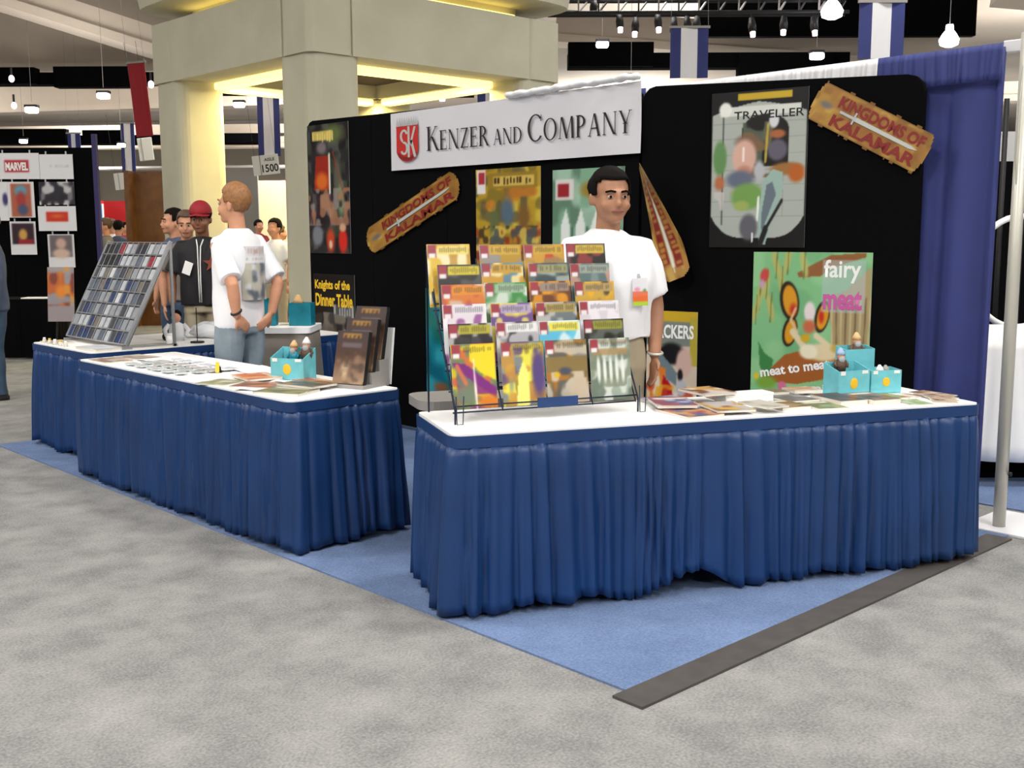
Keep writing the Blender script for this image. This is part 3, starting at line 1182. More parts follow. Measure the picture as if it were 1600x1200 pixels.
# ------------------------------------------------------------------ skirted tables
def skirted_table(name, label, loc, rz, L, Dp, seed, lift=None, h=0.76, corner=0.05):
    """x along the front from 0 to L, y to the back; white cover, pleated blue skirt, folding legs"""
    o = thing(name, label, 'table', loc, rz)
    bm = bmesh.new()
    prism(bm, [(L / 2 + x, Dp / 2 + y) for x, y in rounded(L, Dp, 0.03)], h - 0.03, h)
    from_bm('tabletop', bm, 'white_cover', o)
    # perimeter path
    pts = rounded(L + .012, Dp + .012, corner, 6)
    pts = [(L / 2 + x, Dp / 2 + y) for x, y in pts]
    pts.append(pts[0])
    path = []
    for i in range(len(pts) - 1):
        (xa, ya), (xb, yb) = pts[i], pts[i + 1]
        l = math.hypot(xb - xa, yb - ya)
        n = max(1, int(l / 0.011))
        for k in range(n):
            path.append((xa + (xb - xa) * k / n, ya + (yb - ya) * k / n))
    N = len(path)
    full = []
    for i in range(N):
        (xa, ya), (xb, yb) = path[i - 3], path[(i + 3) % N]
        tx, ty = xb - xa, yb - ya
        l = math.hypot(tx, ty) or 1
        full.append((path[i][0], path[i][1], ty / l, -tx / l))
    full.append(full[0])
    rng = random.Random(seed)
    ph = rng.uniform(0, 6)

    def hem(s):
        v = 0.012 * math.sin(s * 9 + ph) + 0.008 * math.sin(s * 23 + 2 * ph)
        if lift:
            v += lift(s)
        return max(v, -0.012)

    bm = bmesh.new()
    pleated(bm, full, 0.03, h - 0.045, 0.006, 0.072, 16, seed, 0.07, hem, 0.42)
    sk = from_bm('skirt', bm, 'skirt_blue', o, smooth=True, fix=False)
    solidify(sk)
    bm = bmesh.new()
    g = [[bm.verts.new((x + nx * 0.008, y + ny * 0.008, z)) for x, y, nx, ny in full] for z in (h - 0.055, h - 0.006)]
    for i in range(len(full) - 1):
        bm.faces.new((g[0][i], g[0][i + 1], g[1][i + 1], g[1][i]))
    b = from_bm('skirt_band', bm, 'skirt_blue', o, fix=False)
    solidify(b, 0.004)
    for x in (0.18, L - 0.18):
        for y in (0.1, Dp - 0.1):
            bm = bmesh.new()
            tube(bm, [(x, y, 0.012), (x, y, h - .03)], 0.014, 8)
            lg = from_bm('leg', bm, 'tan_wood', o)
    return o


def liftR(s):
    # perimeter starts at the far right end; front edge is met near its last stretch
    c = 0.6 + 2.52 + 0.6 + 0.5
    d = (s - c) / 0.13
    e = (s - (0.6 + 2.52 + 0.6 + .05)) / 0.1
    return 0.075 * math.exp(-d * d) + 0.02 * math.exp(-e * e)


RZR = math.atan2(-1.08, 2.275)
tR = skirted_table('skirted_table', 'blue-skirted white table in the foreground carrying the comic rack', (0.037, 0.936, 0), RZR, 2.54, 0.61, 3, liftR)
tA = skirted_table('skirted_table', 'blue-skirted white table along the aisle, left of the foreground table', (0.055, 4.66, 0), -PI / 2, 2.5, 0.66, 11)
tB = skirted_table('skirted_table', 'farthest blue-skirted white table, under the sloping card rack', (0.27, 6.05, 0), -PI / 2, 1.06, 2.1, 17)
HT = 0.76
# bare folding table behind the foreground one
ft = thing('folding_table', 'bare grey folding table with rounded corner behind the foreground table', 'table', (0.80, 1.84, 0), RZR)
bm = bmesh.new()
prism(bm, [(0.35 + x, y) for x, y in rounded(1.1, 0.36, 0.09)], 0.70, 0.745)
from_bm('tabletop', bm, 'grey_plastic', ft)
for x in (-.1, .8):
    for y in (-.12, .12):
        bm = bmesh.new()
        tube(bm, [(x, y, 0.01), (x, y, .70)], 0.014, 8)
        from_bm('leg', bm, 'black_metal', ft)

# ================================================================== posters on the displays
def post_left(name, label, Ya, Yb, z0, z1, art, m='print_gloss', curl=None, off=0.008):
    w = abs(Ya - Yb)
    o = sheet(name, w, z1 - z0, art, m, None, on_left((Ya + Yb) / 2, z0, off), (0, 0, rzl), curl=curl)
    return tag(o, label, 'poster')


def post_right(name, label, sa, sb, z0, z1, art, m='print_gloss', curl=None, mask=None, off=0.008):
    o = sheet(name, abs(sb - sa), z1 - z0, art, m, None, on_right((sa + sb) / 2, z0, off), (0, 0, rzr), curl=curl, mask=mask)
    return tag(o, label, 'poster')


# dark fantasy comic poster, far left
a = Art(70, 126, (44, 42, 44))
a.mottle([(84, 84, 88), (60, 66, 50), (30, 26, 30)], 7, 12, 5, a=.8)
a.ell(.62, .92, .35, .1, (92, 104, 62), soft=.6)
a.rect(.12, .88, .62, .95, (196, 176, 92)).dashes(.12, .86, .66, .95, (226, 204, 120), 9, 2)
a.ell(.35, .82, .16, .06, (120, 108, 112), soft=.5)
a.poly([(.2, .76), (.5, .76), (.55, .5), (.14, .5)], (150, 42, 30))
a.ell(.34, .56, .2, .09, (214, 106, 40), soft=.5)
a.ell(.72, .55, .12, .28, (86, 92, 78), soft=.5).ell(.8, .42, .1, .18, (120, 138, 104), soft=.5)
a.line((.53, .76), (.53, .3), .022, (236, 226, 214))
a.line((.62, .78), (.82, .5), .012, (150, 60, 48))
a.mottle([(150, 140, 132), (60, 40, 52), (170, 120, 90)], 9, 16, 9, v0=.22, v1=.5, a=.8)
a.ell(.2, .14, .16, .1, (120, 124, 132), soft=.4).ell(.52, .1, .13, .12, (196, 70, 40), soft=.5).ell(.82, .1, .13, .12, (206, 44, 34), soft=.4)
a.ell(.82, .2, .1, .04, (206, 160, 130), soft=.4).ell(.52, .07, .05, .04, (214, 190, 170), soft=.4)
p = post_left('comic_poster', 'dark red and grey fantasy poster at the far upper left of the display', 5.80, 5.20, 1.39, 2.46, a)


# gold scroll logo signs
def scroll_sign(label, centre, rz, ang, L, H, u, curl=None, sword=(.2, .96)):
    a = Art(96, 24, (168, 128, 58))
    a.mottle([(196, 160, 84), (120, 84, 36), (150, 104, 52)], 14, 5, 3, a=.7)
    a.rect(0, 0, 1, .07, (112, 76, 34)).rect(0, .93, 1, 1, (112, 76, 34))
    a.ell(.11, .5, .07, .1, (110, 104, 104), soft=.5)
    a.rect(.2, .56, .94, .86, (138, 84, 40), .5).rect(.2, .14, .94, .42, (138, 84, 40), .5)

    def mask(U, V):
        k = L / H
        ragged = 0.02 * np.sin(U * 31) + .012 * np.sin(U * 77)
        return (U > .012 * k * (2 * V - 1) ** 2) & (U < 1 - .012 * k * (2 * V - 1) ** 2) & (V > .03 + ragged * .6) & (V < .97 + ragged * .6)

    c, s = math.cos(ang), math.sin(ang)
    base = Vector(centre) - (u * s + Vector((0, 0, 1)) * c) * (H / 2)
    o = sheet('scroll_sign', L, H, a, 'print_gloss', None, base, (0, ang, rz), curl=curl, mask=mask, back=(120, 84, 40))
    tag(o, label, 'sign')
    if curl is None:
        y1 = y2 = -0.003
        lettering('KINGDOMS OF', 'ink_darkred', o, 0.07 * L, H * .71, w=L * .74, h=H * .27, y=-.003, bold=.03)
        lettering('KALAMAR', 'ink_darkred', o, 0.07 * L, H * .26, w=L * .74, h=H * .27, y=-.003, bold=.03)
        bm = bmesh.new()
        prism(bm, [(-L * .14, H * .45), (L * .36, H * .46), (L * .42, H * .5), (L * .36, H * .54), (-L * .14, H * .55)], 0, .002)
        upright(bm)
        sw = from_bm('sword', bm, 'ink_steel', o, loc=(0, -.004, 0))
        bm = bmesh.new()
        prism(bm, [(-L * .26, H * .47), (-L * .14, H * .47), (-L * .14, H * .36), (-L * .125, H * .36), (-L * .125, H * .64), (-L * .14, H * .64), (-L * .14, H * .53), (-L * .26, H * .53)], 0, .002)
        upright(bm)
        from_bm('hilt', bm, 'ink_grey', sw, loc=(0, -.001, 0))
    return o


UL = Vector((0, -1, 0))
scroll_sign('gold scroll logo sign slanting up to the right, under the banner crest', on_left(4.385, 1.70, .02), rzl, rad(-21.5), 1.22, 0.235, UL)
scroll_sign('gold scroll logo sign slanting down to the right, at the upper right display corner', on_right(1.395, 2.115, .02), rzr, rad(28.5), 0.70, 0.235, UR)
# the curling one at the corner of the two displays
a = Art(80, 28, (160, 118, 54))
a.mottle([(196, 160, 84), (110, 74, 30)], 10, 5, 8, a=.7)
a.rect(.1, .6, .9, .85, (124, 30, 24)).rect(.1, .15, .86, .4, (124, 30, 24)).dashes(.1, .6, .9, .85, (168, 124, 56), 18, 4).dashes(.1, .15, .86, .4, (168, 124, 56), 15, 6)
a.poly([(.2, .47), (.86, .44), (.94, .5), (.86, .57), (.2, .53)], (214, 214, 206))
cs = sheet('scroll_sign', 0.72, 0.2, a, 'print_gloss', None, on_right(.075, 1.575, .1), (0, rad(69), rzr),
           curl=lambda U, V: -0.05 * (1 - U) ** 2 * 2 + 0.05 * np.sin(U * 3), back=(120, 84, 40),
           warp=lambda x, y, z, U, V: (x, y - .14 * (V - .5) * np.clip(1 - U * 1.3, 0, 1), .1 + (z - .1) * np.clip(.38 + U * .9, 0, 1) + .10 * np.clip(.7 - U, 0, 1) ** 2),
           mask=lambda U, V: (U > .02 + .02 * np.sin(V * 20)) & ((U - .9) ** 2 * 30 + (V - .5) ** 2 * 1.2 < .36) | (U < .9) & (U > .02))
tag(cs, 'gold scroll logo sign curling down beside the standing man', 'sign')

# yellow street-scene comic poster below the banner
a = Art(80, 120, (176, 146, 44))
a.mottle([(206, 182, 70), (120, 104, 40), (90, 84, 60), (196, 120, 40)], 8, 12, 12, a=.8)
a.rect(.02, .83, .16, .995, (226, 222, 220)).rect(.04, .9, .14, .98, (170, 50, 60))
a.rect(.2, .86, .96, .97, (150, 120, 40)).rect(.28, .88, .9, .945, (206, 178, 92)).dashes(.3, .885, .88, .94, (70, 50, 24), 12, 3)
a.ell(.5, .7, .13, .13, (84, 104, 120), soft=.5).ell(.75, .66, .12, .12, (120, 88, 44), soft=.5).ell(.3, .6, .1, .16, (96, 106, 66), soft=.5)
a.mottle([(60, 46, 30), (214, 190, 90), (150, 60, 30), (70, 80, 84)], 12, 18, 15, v1=.6, a=.85)
a.rect(0, .36, 1, .43, (122, 60, 36), .7)
post_left('comic_poster', 'yellow comic poster with crowded street scene below the banner', 3.64, 2.985, 1.0, 2.0, a)

# green and white comic poster behind the man
a = Art(60, 100, (126, 168, 140))
a.mottle([(80, 110, 92), (170, 200, 180)], 6, 6, 3, a=.7)
a.rect(.04, .8, .3, .93, (214, 210, 206)).rect(.07, .82, .24, .9, (150, 36, 44)).ell(.65, .86, .3, .08, (152, 120, 46), soft=.4)
for u0 in (.12, .34, .56, .78):
    a.poly([(u0, 0), (u0 + .12, 0), (u0 + .14, .62), (u0 + .08, .74), (u0, .62)], (222, 230, 224))
    a.line((u0 + .17, 0), (u0 + .17, .6), .02, (70, 104, 92))
post_left('comic_poster', 'pale green comic poster with white columns behind the standing man', 2.87, 2.24, 1.0, 1.965, a, curl=lambda U, V: -0.03 * (1 - V) * U)

# black poster with yellow title, lower left
a = Art(68, 96, (20, 18, 18))
a.mottle([(96, 88, 78), (56, 52, 50), (130, 120, 108)], 7, 9, 21, v1=.62, a=.85)
a.rect(.5, .58, .98, .7, (120, 118, 116), .6).dashes(.5, .58, .98, .7, (176, 176, 178), 8, 2)
for u0, c in ((.12, (150, 130, 60)), (.3, (130, 120, 112)), (.52, (110, 96, 88)), (.72, (136, 128, 124))):
    a.ell(u0, .3, .07, .25, c, soft=.5)
a.ell(.5, .3, .06, .05, (206, 190, 140), soft=.4).line((.75, .45), (.68, .2), .02, (200, 196, 196)).line((.35, .4), (.33, .1), .014, (206, 196, 186))
a.ell(.2, .06, .12, .06, (176, 144, 50), soft=.5)
p = post_left('comic_poster', 'black poster titled in yellow, low at the left end of the display', 5.77, 5.16, 0.36, 1.215, a)
lettering('Knights of the', 'ink_yellow', p, -0.02, .755, w=.52, h=.10, bold=.035)
lettering('Dinner Table', 'ink_yellow', p, 0.0, .635, w=.55, h=.11, bold=.035)

# teal poster half hidden by the comic rack
a = Art(24, 36, (24, 132, 150))
a.mottle([(12, 96, 118), (60, 170, 186), (16, 110, 96)], 4, 7, 33, a=.8)
a.ell(.3, .14, .2, .05, (150, 84, 50), soft=.5)
post_left('comic_poster', 'plain teal poster half hidden behind the left side of the comic rack', 4.23, 3.65, 0.27, 1.14, a)

# large rounded poster with title, upper right
a = Art(120, 184, (10, 9, 10))
a.put((((a.U - .5) / .5) ** 2 * 0 + (a.V > .06 + .16 * ((a.U - .5) / .5) ** 4)) * ((a.V < .93 - .1 * np.abs(a.U - .5) ** 1.4 * 2)) * (np.abs(a.U - .5) < .485), (166, 172, 166))
for v in (.2, .3, .4, .5, .6, .7, .8):
    a.line((.02, v), (.98, v), .003, (140, 148, 142))
a.line((.13, .15), (.13, .95), .006, (50, 52, 50)).line((.77, .2), (.77, .8), .004, (120, 126, 120))
a.rect(.1, .845, .93, .905, (206, 210, 204))
a.rect(.28, .945, .84, .985, (190, 160, 40)).ell(.15, .89, .08, .055, (226, 228, 222), soft=.3)
a.put(((a.U - .57) ** 2 / .24 ** 2 + (a.V - .75) ** 2 / .1 ** 2 < 1) | ((np.abs(a.U - .57) < .24) & (a.V < .75) & (a.V > .52)), (22, 20, 18))
a.mottle([(110, 100, 70), (84, 96, 84), (120, 96, 66)], 10, 14, 41, u0=.34, u1=.68, v0=.45, v1=.8, a=.9)
a.ell(.66, .81, .06, .06, (206, 206, 212), soft=.3).ell(.7, .72, .1, .035, (164, 96, 60), soft=.4)
a.ell(.7, .62, .12, .08, (94, 90, 104), soft=.3).line((.6, .78), (.58, .55), .014, (176, 158, 70))
a.ell(.1, .58, .085, .13, (96, 138, 84), soft=.3).ell(.1, .42, .07, .06, (176, 106, 70), soft=.5)
a.ell(.4, .68, .17, .06, (120, 92, 74), soft=.5).ell(.36, .58, .145, .13, (208, 168, 152), soft=.25)
a.ell(.36, .49, .1, .05, (180, 130, 112), soft=.5).line((.35, .64), (.35, .56), .012, (240, 222, 214))
a.ell(.52, .49, .07, .08, (176, 178, 184), soft=.4).ell(.32, .44, .18, .07, (96, 104, 124), soft=.4)
a.ell(.4, .33, .2, .1, (112, 152, 80), soft=.3).ell(.34, .27, .1, .04, (150, 168, 90), soft=.4)
a.ell(.8, .5, .2, .05, (150, 104, 56), soft=.4).ell(.9, .47, .1, .07, (176, 92, 36), soft=.4)
a.poly([(.53, .02), (.52, .2), (.56, .42), (.66, .5), (.76, .48), (.77, .38), (.66, .16), (.6, .02)], (150, 176, 168))
a.poly([(.56, .1), (.55, .2), (.6, .4), (.66, .42), (.7, .34)], (100, 112, 122))
a.line((.51, .18), (.52, .32), .014, (232, 236, 230)).line((.55, .03), (.6, .12), .03, (26, 26, 26)).line((.6, .12), (.76, .3), .015, (26, 26, 26))
a.ell(.42, .13, .11, .1, (92, 92, 100), soft=.3).line((.46, .04), (.46, .09), .01, (236, 236, 236))
a.mottle([(196, 190, 186)], 16, 8, 44, u0=.04, u1=.2, v0=.24, v1=.36, a=.8)
p = post_right('comic_poster', 'large grey arched poster with armoured figures, upper left of the right display', 0.465, 1.05, 1.465, 2.355, a)
lettering('TRAVELLER', 'ink_black', p, 0.06, .755, w=.42, h=.045, bold=.01)

# green fairy-tale poster, lower right
a = Art(128, 152, (126, 186, 132))
a.mottle([(106, 168, 118), (150, 200, 146)], 5, 6, 51, a=.6)
a.poly([(.66, 0), (.7, .45), (.62, .7), (.8, .75), (.98, .9), (1, .9), (1, 0)], (168, 150, 108))
for k in range(9):
    a.line((.7 + .035 * k, .2), (.68 + .04 * k, .7), .008, (120, 100, 70) if k % 2 else (196, 182, 140))
a.poly([(.38, .86), (.66, .98), (.95, 1), (.95, .97), (.68, .9), (.58, .84), (.4, .83)], (140, 90, 50))
for u0, v0, r in ((.06, .7, -15), (.12, .78, -10), (.16, .62, 15), (.03, .6, -20), (.25, .8, 5), (.2, .92, 20), (.3, .95, -10), (.44, .92, 15)):
    a.ell(u0, v0, .035, .12, (176, 178, 104), rot=r, soft=.4).line((u0, v0 - .1), (u0 + .01, v0 + .1), .006, (110, 120, 60))
a.ell(.1, .84, .045, .06, (196, 70, 70), rot=-20, soft=.4).ell(.08, .78, .03, .04, (190, 150, 180), soft=.5)
for cu_, cv_, ru_, rv_, ro_ in ((.325, .67, .085, .14, 12), (.335, .46, .065, .11, -14), (.605, .57, .062, .115, -14)):
    a.ell(cu_, cv_, ru_, rv_, (40, 26, 18), rot=ro_, soft=.08).ell(cu_ + .006, cv_, ru_ * .78, rv_ * .84, (214, 150, 32), rot=ro_, soft=.15)
a.ell(.36, .61, .045, .06, (190, 40, 28), soft=.7).ell(.6, .57, .03, .06, (190, 40, 28), soft=.6)
a.ell(.5, .6, .055, .08, (226, 214, 216), soft=.3).ell(.5, .5, .07, .06, (196, 104, 70), soft=.5)
a.line((.34, .54), (.4, .46), .014, (214, 184, 140)).line((.34, .54), (.38, .62), .012, (214, 184, 140)).line((.36, .46), (.46, .36), .03, (222, 206, 170)).line((.56, .44), (.66, .38), .025, (222, 206, 170))
a.ell(.47, .42, .05, .035, (206, 166, 40), soft=.4)
a.poly([(.1, .14), (.3, .3), (.46, .34), (.72, .36), (.8, .28), (.7, .16), (.4, .1), (.2, .1)], (160, 92, 40))
a.ell(.62, .33, .17, .07, (222, 206, 166), soft=.3).ell(.5, .33, .09, .06, (236, 228, 200), soft=.3).ell(.76, .36, .09, .04, (196, 166, 70), soft=.4)
a.poly([(.08, .2), (.06, .38), (.12, .3), (.2, .26), (.16, .12)], (60, 128, 68)).ell(.14, .1, .12, .06, (120, 160, 56), soft=.5).ell(.28, .08, .045, .04, (206, 110, 150), soft=.3)
a.ell(.05, .14, .03, .03, (214, 190, 50), soft=.4).rect(.33, 0, .8, .08, (206, 190, 150))
a.rect(.6, .6, .95, .95, (176, 190, 196), .55)
p = post_right('comic_poster', 'green poster of an orange winged fairy, lower right of the display', 0.75, 1.44, 0.60, 1.44, a)
lettering('fairy', 'ink_white', p, 0.18, .735, w=.21, h=.13, bold=.02)
lettering('meat', 'ink_pink', p, 0.185, .575, w=.22, h=.11, bold=.035)
lettering('meat to meat', 'ink_white', p, -.08, .175, w=.42, h=.05, bold=.03, rot=rad(-11))
lettering('again', 'ink_white', p, .06, .065, w=.17, h=.055, bold=.03, rot=rad(-3))

# colourful poster beside the man's arm
a = Art(60, 88, (206, 190, 170))
a.rect(0, .88, 1, 1, (196, 162, 36)).rect(0, .68, .95, .9, (120, 128, 120)).rect(.86, .5, 1, .95, (176, 160, 56))
a.ell(.5, .6, .3, .12, (20, 18, 20), soft=.3).ell(.75, .52, .18, .16, (206, 172, 160), soft=.3)
a.poly([(.1, .62), (.3, .6), (.62, .42), (.6, .3), (.4, .36), (.2, .5)], (108, 124, 132)).ell(.68, .4, .06, .07, (22, 20, 24), soft=.3)
a.poly([(.05, .5), (.4, .46), (.34, .1), (.08, .0)], (214, 122, 46)).ell(.2, .3, .1, .16, (220, 210, 190), soft=.4)
a.poly([(.34, .4), (.5, .3), (.56, .16), (.4, .02), (.3, .06)], (170, 16, 26))
a.mottle([(226, 160, 30), (230, 220, 196), (190, 60, 30)], 8, 10, 61, v1=.3, a=.8)
a.ell(.7, .28, .12, .1, (180, 182, 190), soft=.4)
p = post_right('comic_poster', 'red and yellow cartoon poster low beside the standing man', 0.055, 0.40, 0.42, 1.075, a)
lettering('HACKERS', 'ink_white', p, .0, .53, w=.3, h=.085, bold=.03)

# ================================================================== comic rack on the foreground table
RX, RY = 0.2, 1.11
RKZ = math.atan2(-0.362, 0.932)
rk = thing('comic_rack', 'tiered dark wire rack full of comics on the foreground table', 'rack', (RX, RY, HT), RKZ)


def wire(pts, r=0.0035, m='dark_wire', parent=rk, name='wire'):
    bm = bmesh.new()
    tube(bm, pts, r, 6)
    return from_bm(name, bm, m, parent, smooth=True)


NT, NC = 6, 4
PITX = 0.213


def tier(i):
    return 0.03 + 0.05 * i, 0.045 + 0.083 * i        # y, z of a pocket floor


for sx in (0.0, 0.862):
    wire([(sx, .0, .0), (sx, .0, .06), (sx, .3, .56), (sx, .36, .72), (sx, .36, 0.0)], 0.0045, name='side_frame')
    wire([(sx + .0, -.012, .12), (sx + .004, -.012, .0), (sx + .03, -.012, .0), (sx + .034, -.012, .12)], 0.003, name='foot_loop')
for i in range(NT):
    y, z = tier(i)
    wire([(0, y, z), (.862, y, z)], name='pocket_wire')
    wire([(0, y - .022, z + .03), (.862, y - .022, z + .03)], name='pocket_wire')
for k in range(NC + 1):
    x = 0.006 + .2125 * k
    wire([(x, tier(0)[0] - .02, tier(0)[1]), (x, tier(5)[0] - .02, tier(5)[1]), (x, tier(5)[0] + .05, tier(5)[1] + .22)], name='divider')
box('label_plate', (.47, -.0, .07), (.19, .006, .042), 'skirt_blue', rk)

DK, YL, WH = (30, 28, 30), (206, 176, 60), (230, 228, 232)
# per column, front tier first: (base, title, splash colours, words)
SP = [
    [((196, 176, 40), (232, 206, 40), [(120, 40, 120), (196, 100, 60), (96, 120, 96)], 'purple and yellow'),
     ((70, 66, 70), (176, 168, 60), [(190, 190, 190), (40, 38, 40)], 'dark grey with yellow title'),
     ((232, 226, 232), (220, 214, 224), [(140, 76, 140), (230, 230, 230)], 'white and purple'),
     ((206, 120, 60), (214, 140, 50), [(190, 90, 60), (206, 196, 190)], 'orange'),
     ((50, 50, 48), (206, 190, 60), [(90, 90, 88)], 'black with yellow title'),
     ((214, 180, 70), (226, 206, 110), [(240, 230, 200), (180, 140, 60)], 'pale gold')],
    [((150, 130, 60), (226, 206, 60), [(232, 226, 80), (90, 70, 120), (120, 130, 140), (190, 140, 60)], 'bright yellow and violet'),
     ((176, 174, 180), (226, 226, 226), [(40, 38, 44), (210, 206, 210)], 'pale grey'),
     ((110, 80, 140), (176, 160, 190), [(226, 206, 90), (226, 216, 120)], 'violet with yellow spots'),
     ((120, 160, 120), (150, 180, 150), [(60, 136, 66), (220, 224, 220)], 'green'),
     ((196, 150, 60), (190, 150, 60), [(226, 216, 170), (80, 130, 170)], 'tan with cream figure'),
     ((176, 140, 50), (196, 160, 60), [(140, 140, 150)], 'dull gold')],
    [((120, 100, 64), (150, 124, 70), [(90, 90, 90), (170, 110, 40), (196, 186, 170)], 'brown crowd scene'),
     ((96, 184, 216), (226, 216, 90), [(110, 196, 226), (230, 236, 236)], 'sky blue'),
     ((110, 120, 124), (170, 150, 90), [(60, 62, 66), (190, 190, 186)], 'grey and brown'),
     ((206, 140, 40), (150, 130, 120), [(214, 150, 40), (90, 50, 40)], 'amber'),
     ((90, 106, 106), (150, 150, 110), [(60, 76, 80), (170, 176, 170)], 'slate green'),
     ((196, 150, 60), (196, 160, 60), [(190, 60, 40), (150, 130, 90)], 'gold with red corner')],
    [((150, 162, 150), (150, 132, 96), [(206, 212, 206), (96, 110, 96), (120, 130, 110)], 'silvery green with pale columns'),
     ((40, 40, 34), (150, 150, 60), [(60, 66, 60), (100, 106, 100)], 'black with olive title'),
     ((228, 222, 230), (226, 222, 230), [(206, 200, 206)], 'white with small lettering'),
     ((196, 160, 70), (176, 150, 100), [(226, 170, 40), (60, 62, 60)], 'yellow arch'),
     ((120, 140, 140), (150, 160, 150), [(90, 110, 110), (196, 150, 130)], 'blue grey'),
     ((46, 42, 40), (206, 176, 70), [(150, 60, 60), (90, 90, 90)], 'black with gold title')],
]
TN_ = ['front row', 'second row from the front', 'third row from the front', 'third row from the back', 'second row from the back', 'back row']
CN_ = ['leftmost', 'second', 'third', 'rightmost']
CW, CH = 0.198, 0.275
for c in range(NC):
    for i in range(NT):
        base, ttl, spl, words = SP[c][i]
        sd = 100 + c * 10 + i
        a = Art(40, 58, base)
        a.mottle(spl, 5, 7, sd, a=.85, thr=.5)
        if (c, i) == (0, 0):
            a.poly([(0, .72), (.3, .7), (1, .3), (1, .12), (.5, .4), (.1, .62)], (118, 40, 118))
            a.poly([(.45, 1), (1, 1), (1, .42), (.62, .56), (.4, .76)], (228, 206, 40)).ell(.25, .2, .26, .2, (110, 122, 104), soft=.5).ell(.8, .1, .3, .14, (206, 120, 40), soft=.5)
            a.line((.12, .66), (.3, .4), .05, (196, 110, 80)).line((.5, .75), (.52, 0), .02, (236, 226, 226))
        if (c, i) == (1, 0):
            a.poly([(.3, 0), (.6, 0), (.62, .5), (.5, .7), (.38, .5)], (236, 230, 120)).ell(.85, .5, .2, .5, (84, 66, 120), soft=.5)
        if (c, i) == (2, 0):
            a.rect(0, .5, 1, .74, (130, 110, 66)).ell(.45, .5, .2, .08, (70, 74, 90), soft=.5).ell(.25, .45, .1, .06, (206, 170, 40), soft=.5).poly([(.62, 0), (.66, .4), (.95, .38), (1, 0)], (186, 170, 150))
        if (c, i) == (3, 0):
            for k in range(5):
                a.ell(.2 + .15 * k, .5, .055, .26, (216, 220, 214), soft=.4)
            a.rect(.1, .74, .95, .84, (160, 130, 84), .8)
        # title block, corner box
        if i == 0:
            a.rect(.24, .9, .97, .98, ttl, .5)
        else:
            a.rect(.24, .84, .97, .98, ttl)
        a.dashes(.28, .86, .94, .965, DK if sum(ttl) > 330 else (220, 210, 120), 13, sd, .5)
        a.rect(.02, .78, .2, .985, (150, 60, 70)).rect(.03, .78, .19, .86, (226, 222, 224))
        y, z = tier(i)
        o = sheet('comic_book', CW, CH, a, 'print_gloss', None, th=0.004)
        w2 = rk.matrix_basis if False else None
        lx = 0.008 + CW / 2 + PITX * c + random.Random(sd).uniform(-.006, .01) - (0.03 if i == 5 and c == 0 else 0)
        ly, lz = y - .006, z + .006 + random.Random(sd + 5).uniform(0, .008)
        cx = RX + lx * math.cos(RKZ) - ly * math.sin(RKZ)
        cy = RY + lx * math.sin(RKZ) + ly * math.cos(RKZ)
        o.location = (cx, cy, HT + lz)
        o.rotation_euler = (rad(-9), 0, RKZ)
        tag(o, '%s comic in rack, %s, %s column' % (words, TN_[i], CN_[c]), 'comic', 'comics in the wire rack')


# ================================================================== things lying on the tables
LAID = []


def lay_on(x, y, w, d, t, rz, z):
    """height at which a flat thing comes to rest on what already lies there"""
    def corners(b):
        c, s = math.cos(b[4]), math.sin(b[4])
        return [(b[0] + sx * b[2] * .46 * c - sy * b[3] * .46 * s, b[1] + sx * b[2] * .46 * s + sy * b[3] * .46 * c) for sx, sy in ((-1, -1), (1, -1), (1, 1), (-1, 1))]
    me_ = (x, y, w, d, rz)
    A = corners(me_)
    for b in LAID:
        B = corners(b)
        hit = True
        for ang in (rz, rz + PI / 2, b[4], b[4] + PI / 2):
            ux, uy = math.cos(ang), math.sin(ang)
            pa = [p[0] * ux + p[1] * uy for p in A]
            pb_ = [p[0] * ux + p[1] * uy for p in B]
            if max(pa) < min(pb_) or max(pb_) < min(pa):
                hit = False
        if hit:
            z = max(z, b[5] + .0005)
    LAID.append((x, y, w, d, rz, z + t * 1.12))
    return z


def flat_book(name, label, cat, x, y, w, d, t, rz, cols, z=HT, seed=0, m='print_gloss', group=None, title=None, cover='paper'):
    """closed book or comic lying flat: page block, printed cover"""
    z = lay_on(x, y, w, d, t, rz, z)
    o = thing(name, label, cat, (x, y, z), rz, group)
    mat('page_edge', (222, 216, 204), 0.8)
    box('pages', (0, 0, t * .45), (w * .985, d * .985, t * .9), 'page_edge', o)
    a = Art(16, 20, cols[0])
    a.mottle(cols[1:], 4, 5, seed + 3, a=.85, thr=.5)
    if title:
        a.rect(.1, .78, .9, .94, title)
    c = sheet('cover', w, d, a, m, o, (0, -d / 2, t), (rad(-90), 0, 0), th=t * .1)
    return o


# sheet rotated -90 about x: picture faces up, its top edge away from the reader (towards +y)
def tl(table, x, y):
    return table.matrix_world_cached @ Vector((x, y, 0))


def RT(x, y):
    """point on the foreground table: x along its front edge, y towards its back"""
    c, s = math.cos(RZR), math.sin(RZR)
    return 0.037 + x * c - y * s, 0.936 + x * s + y * c


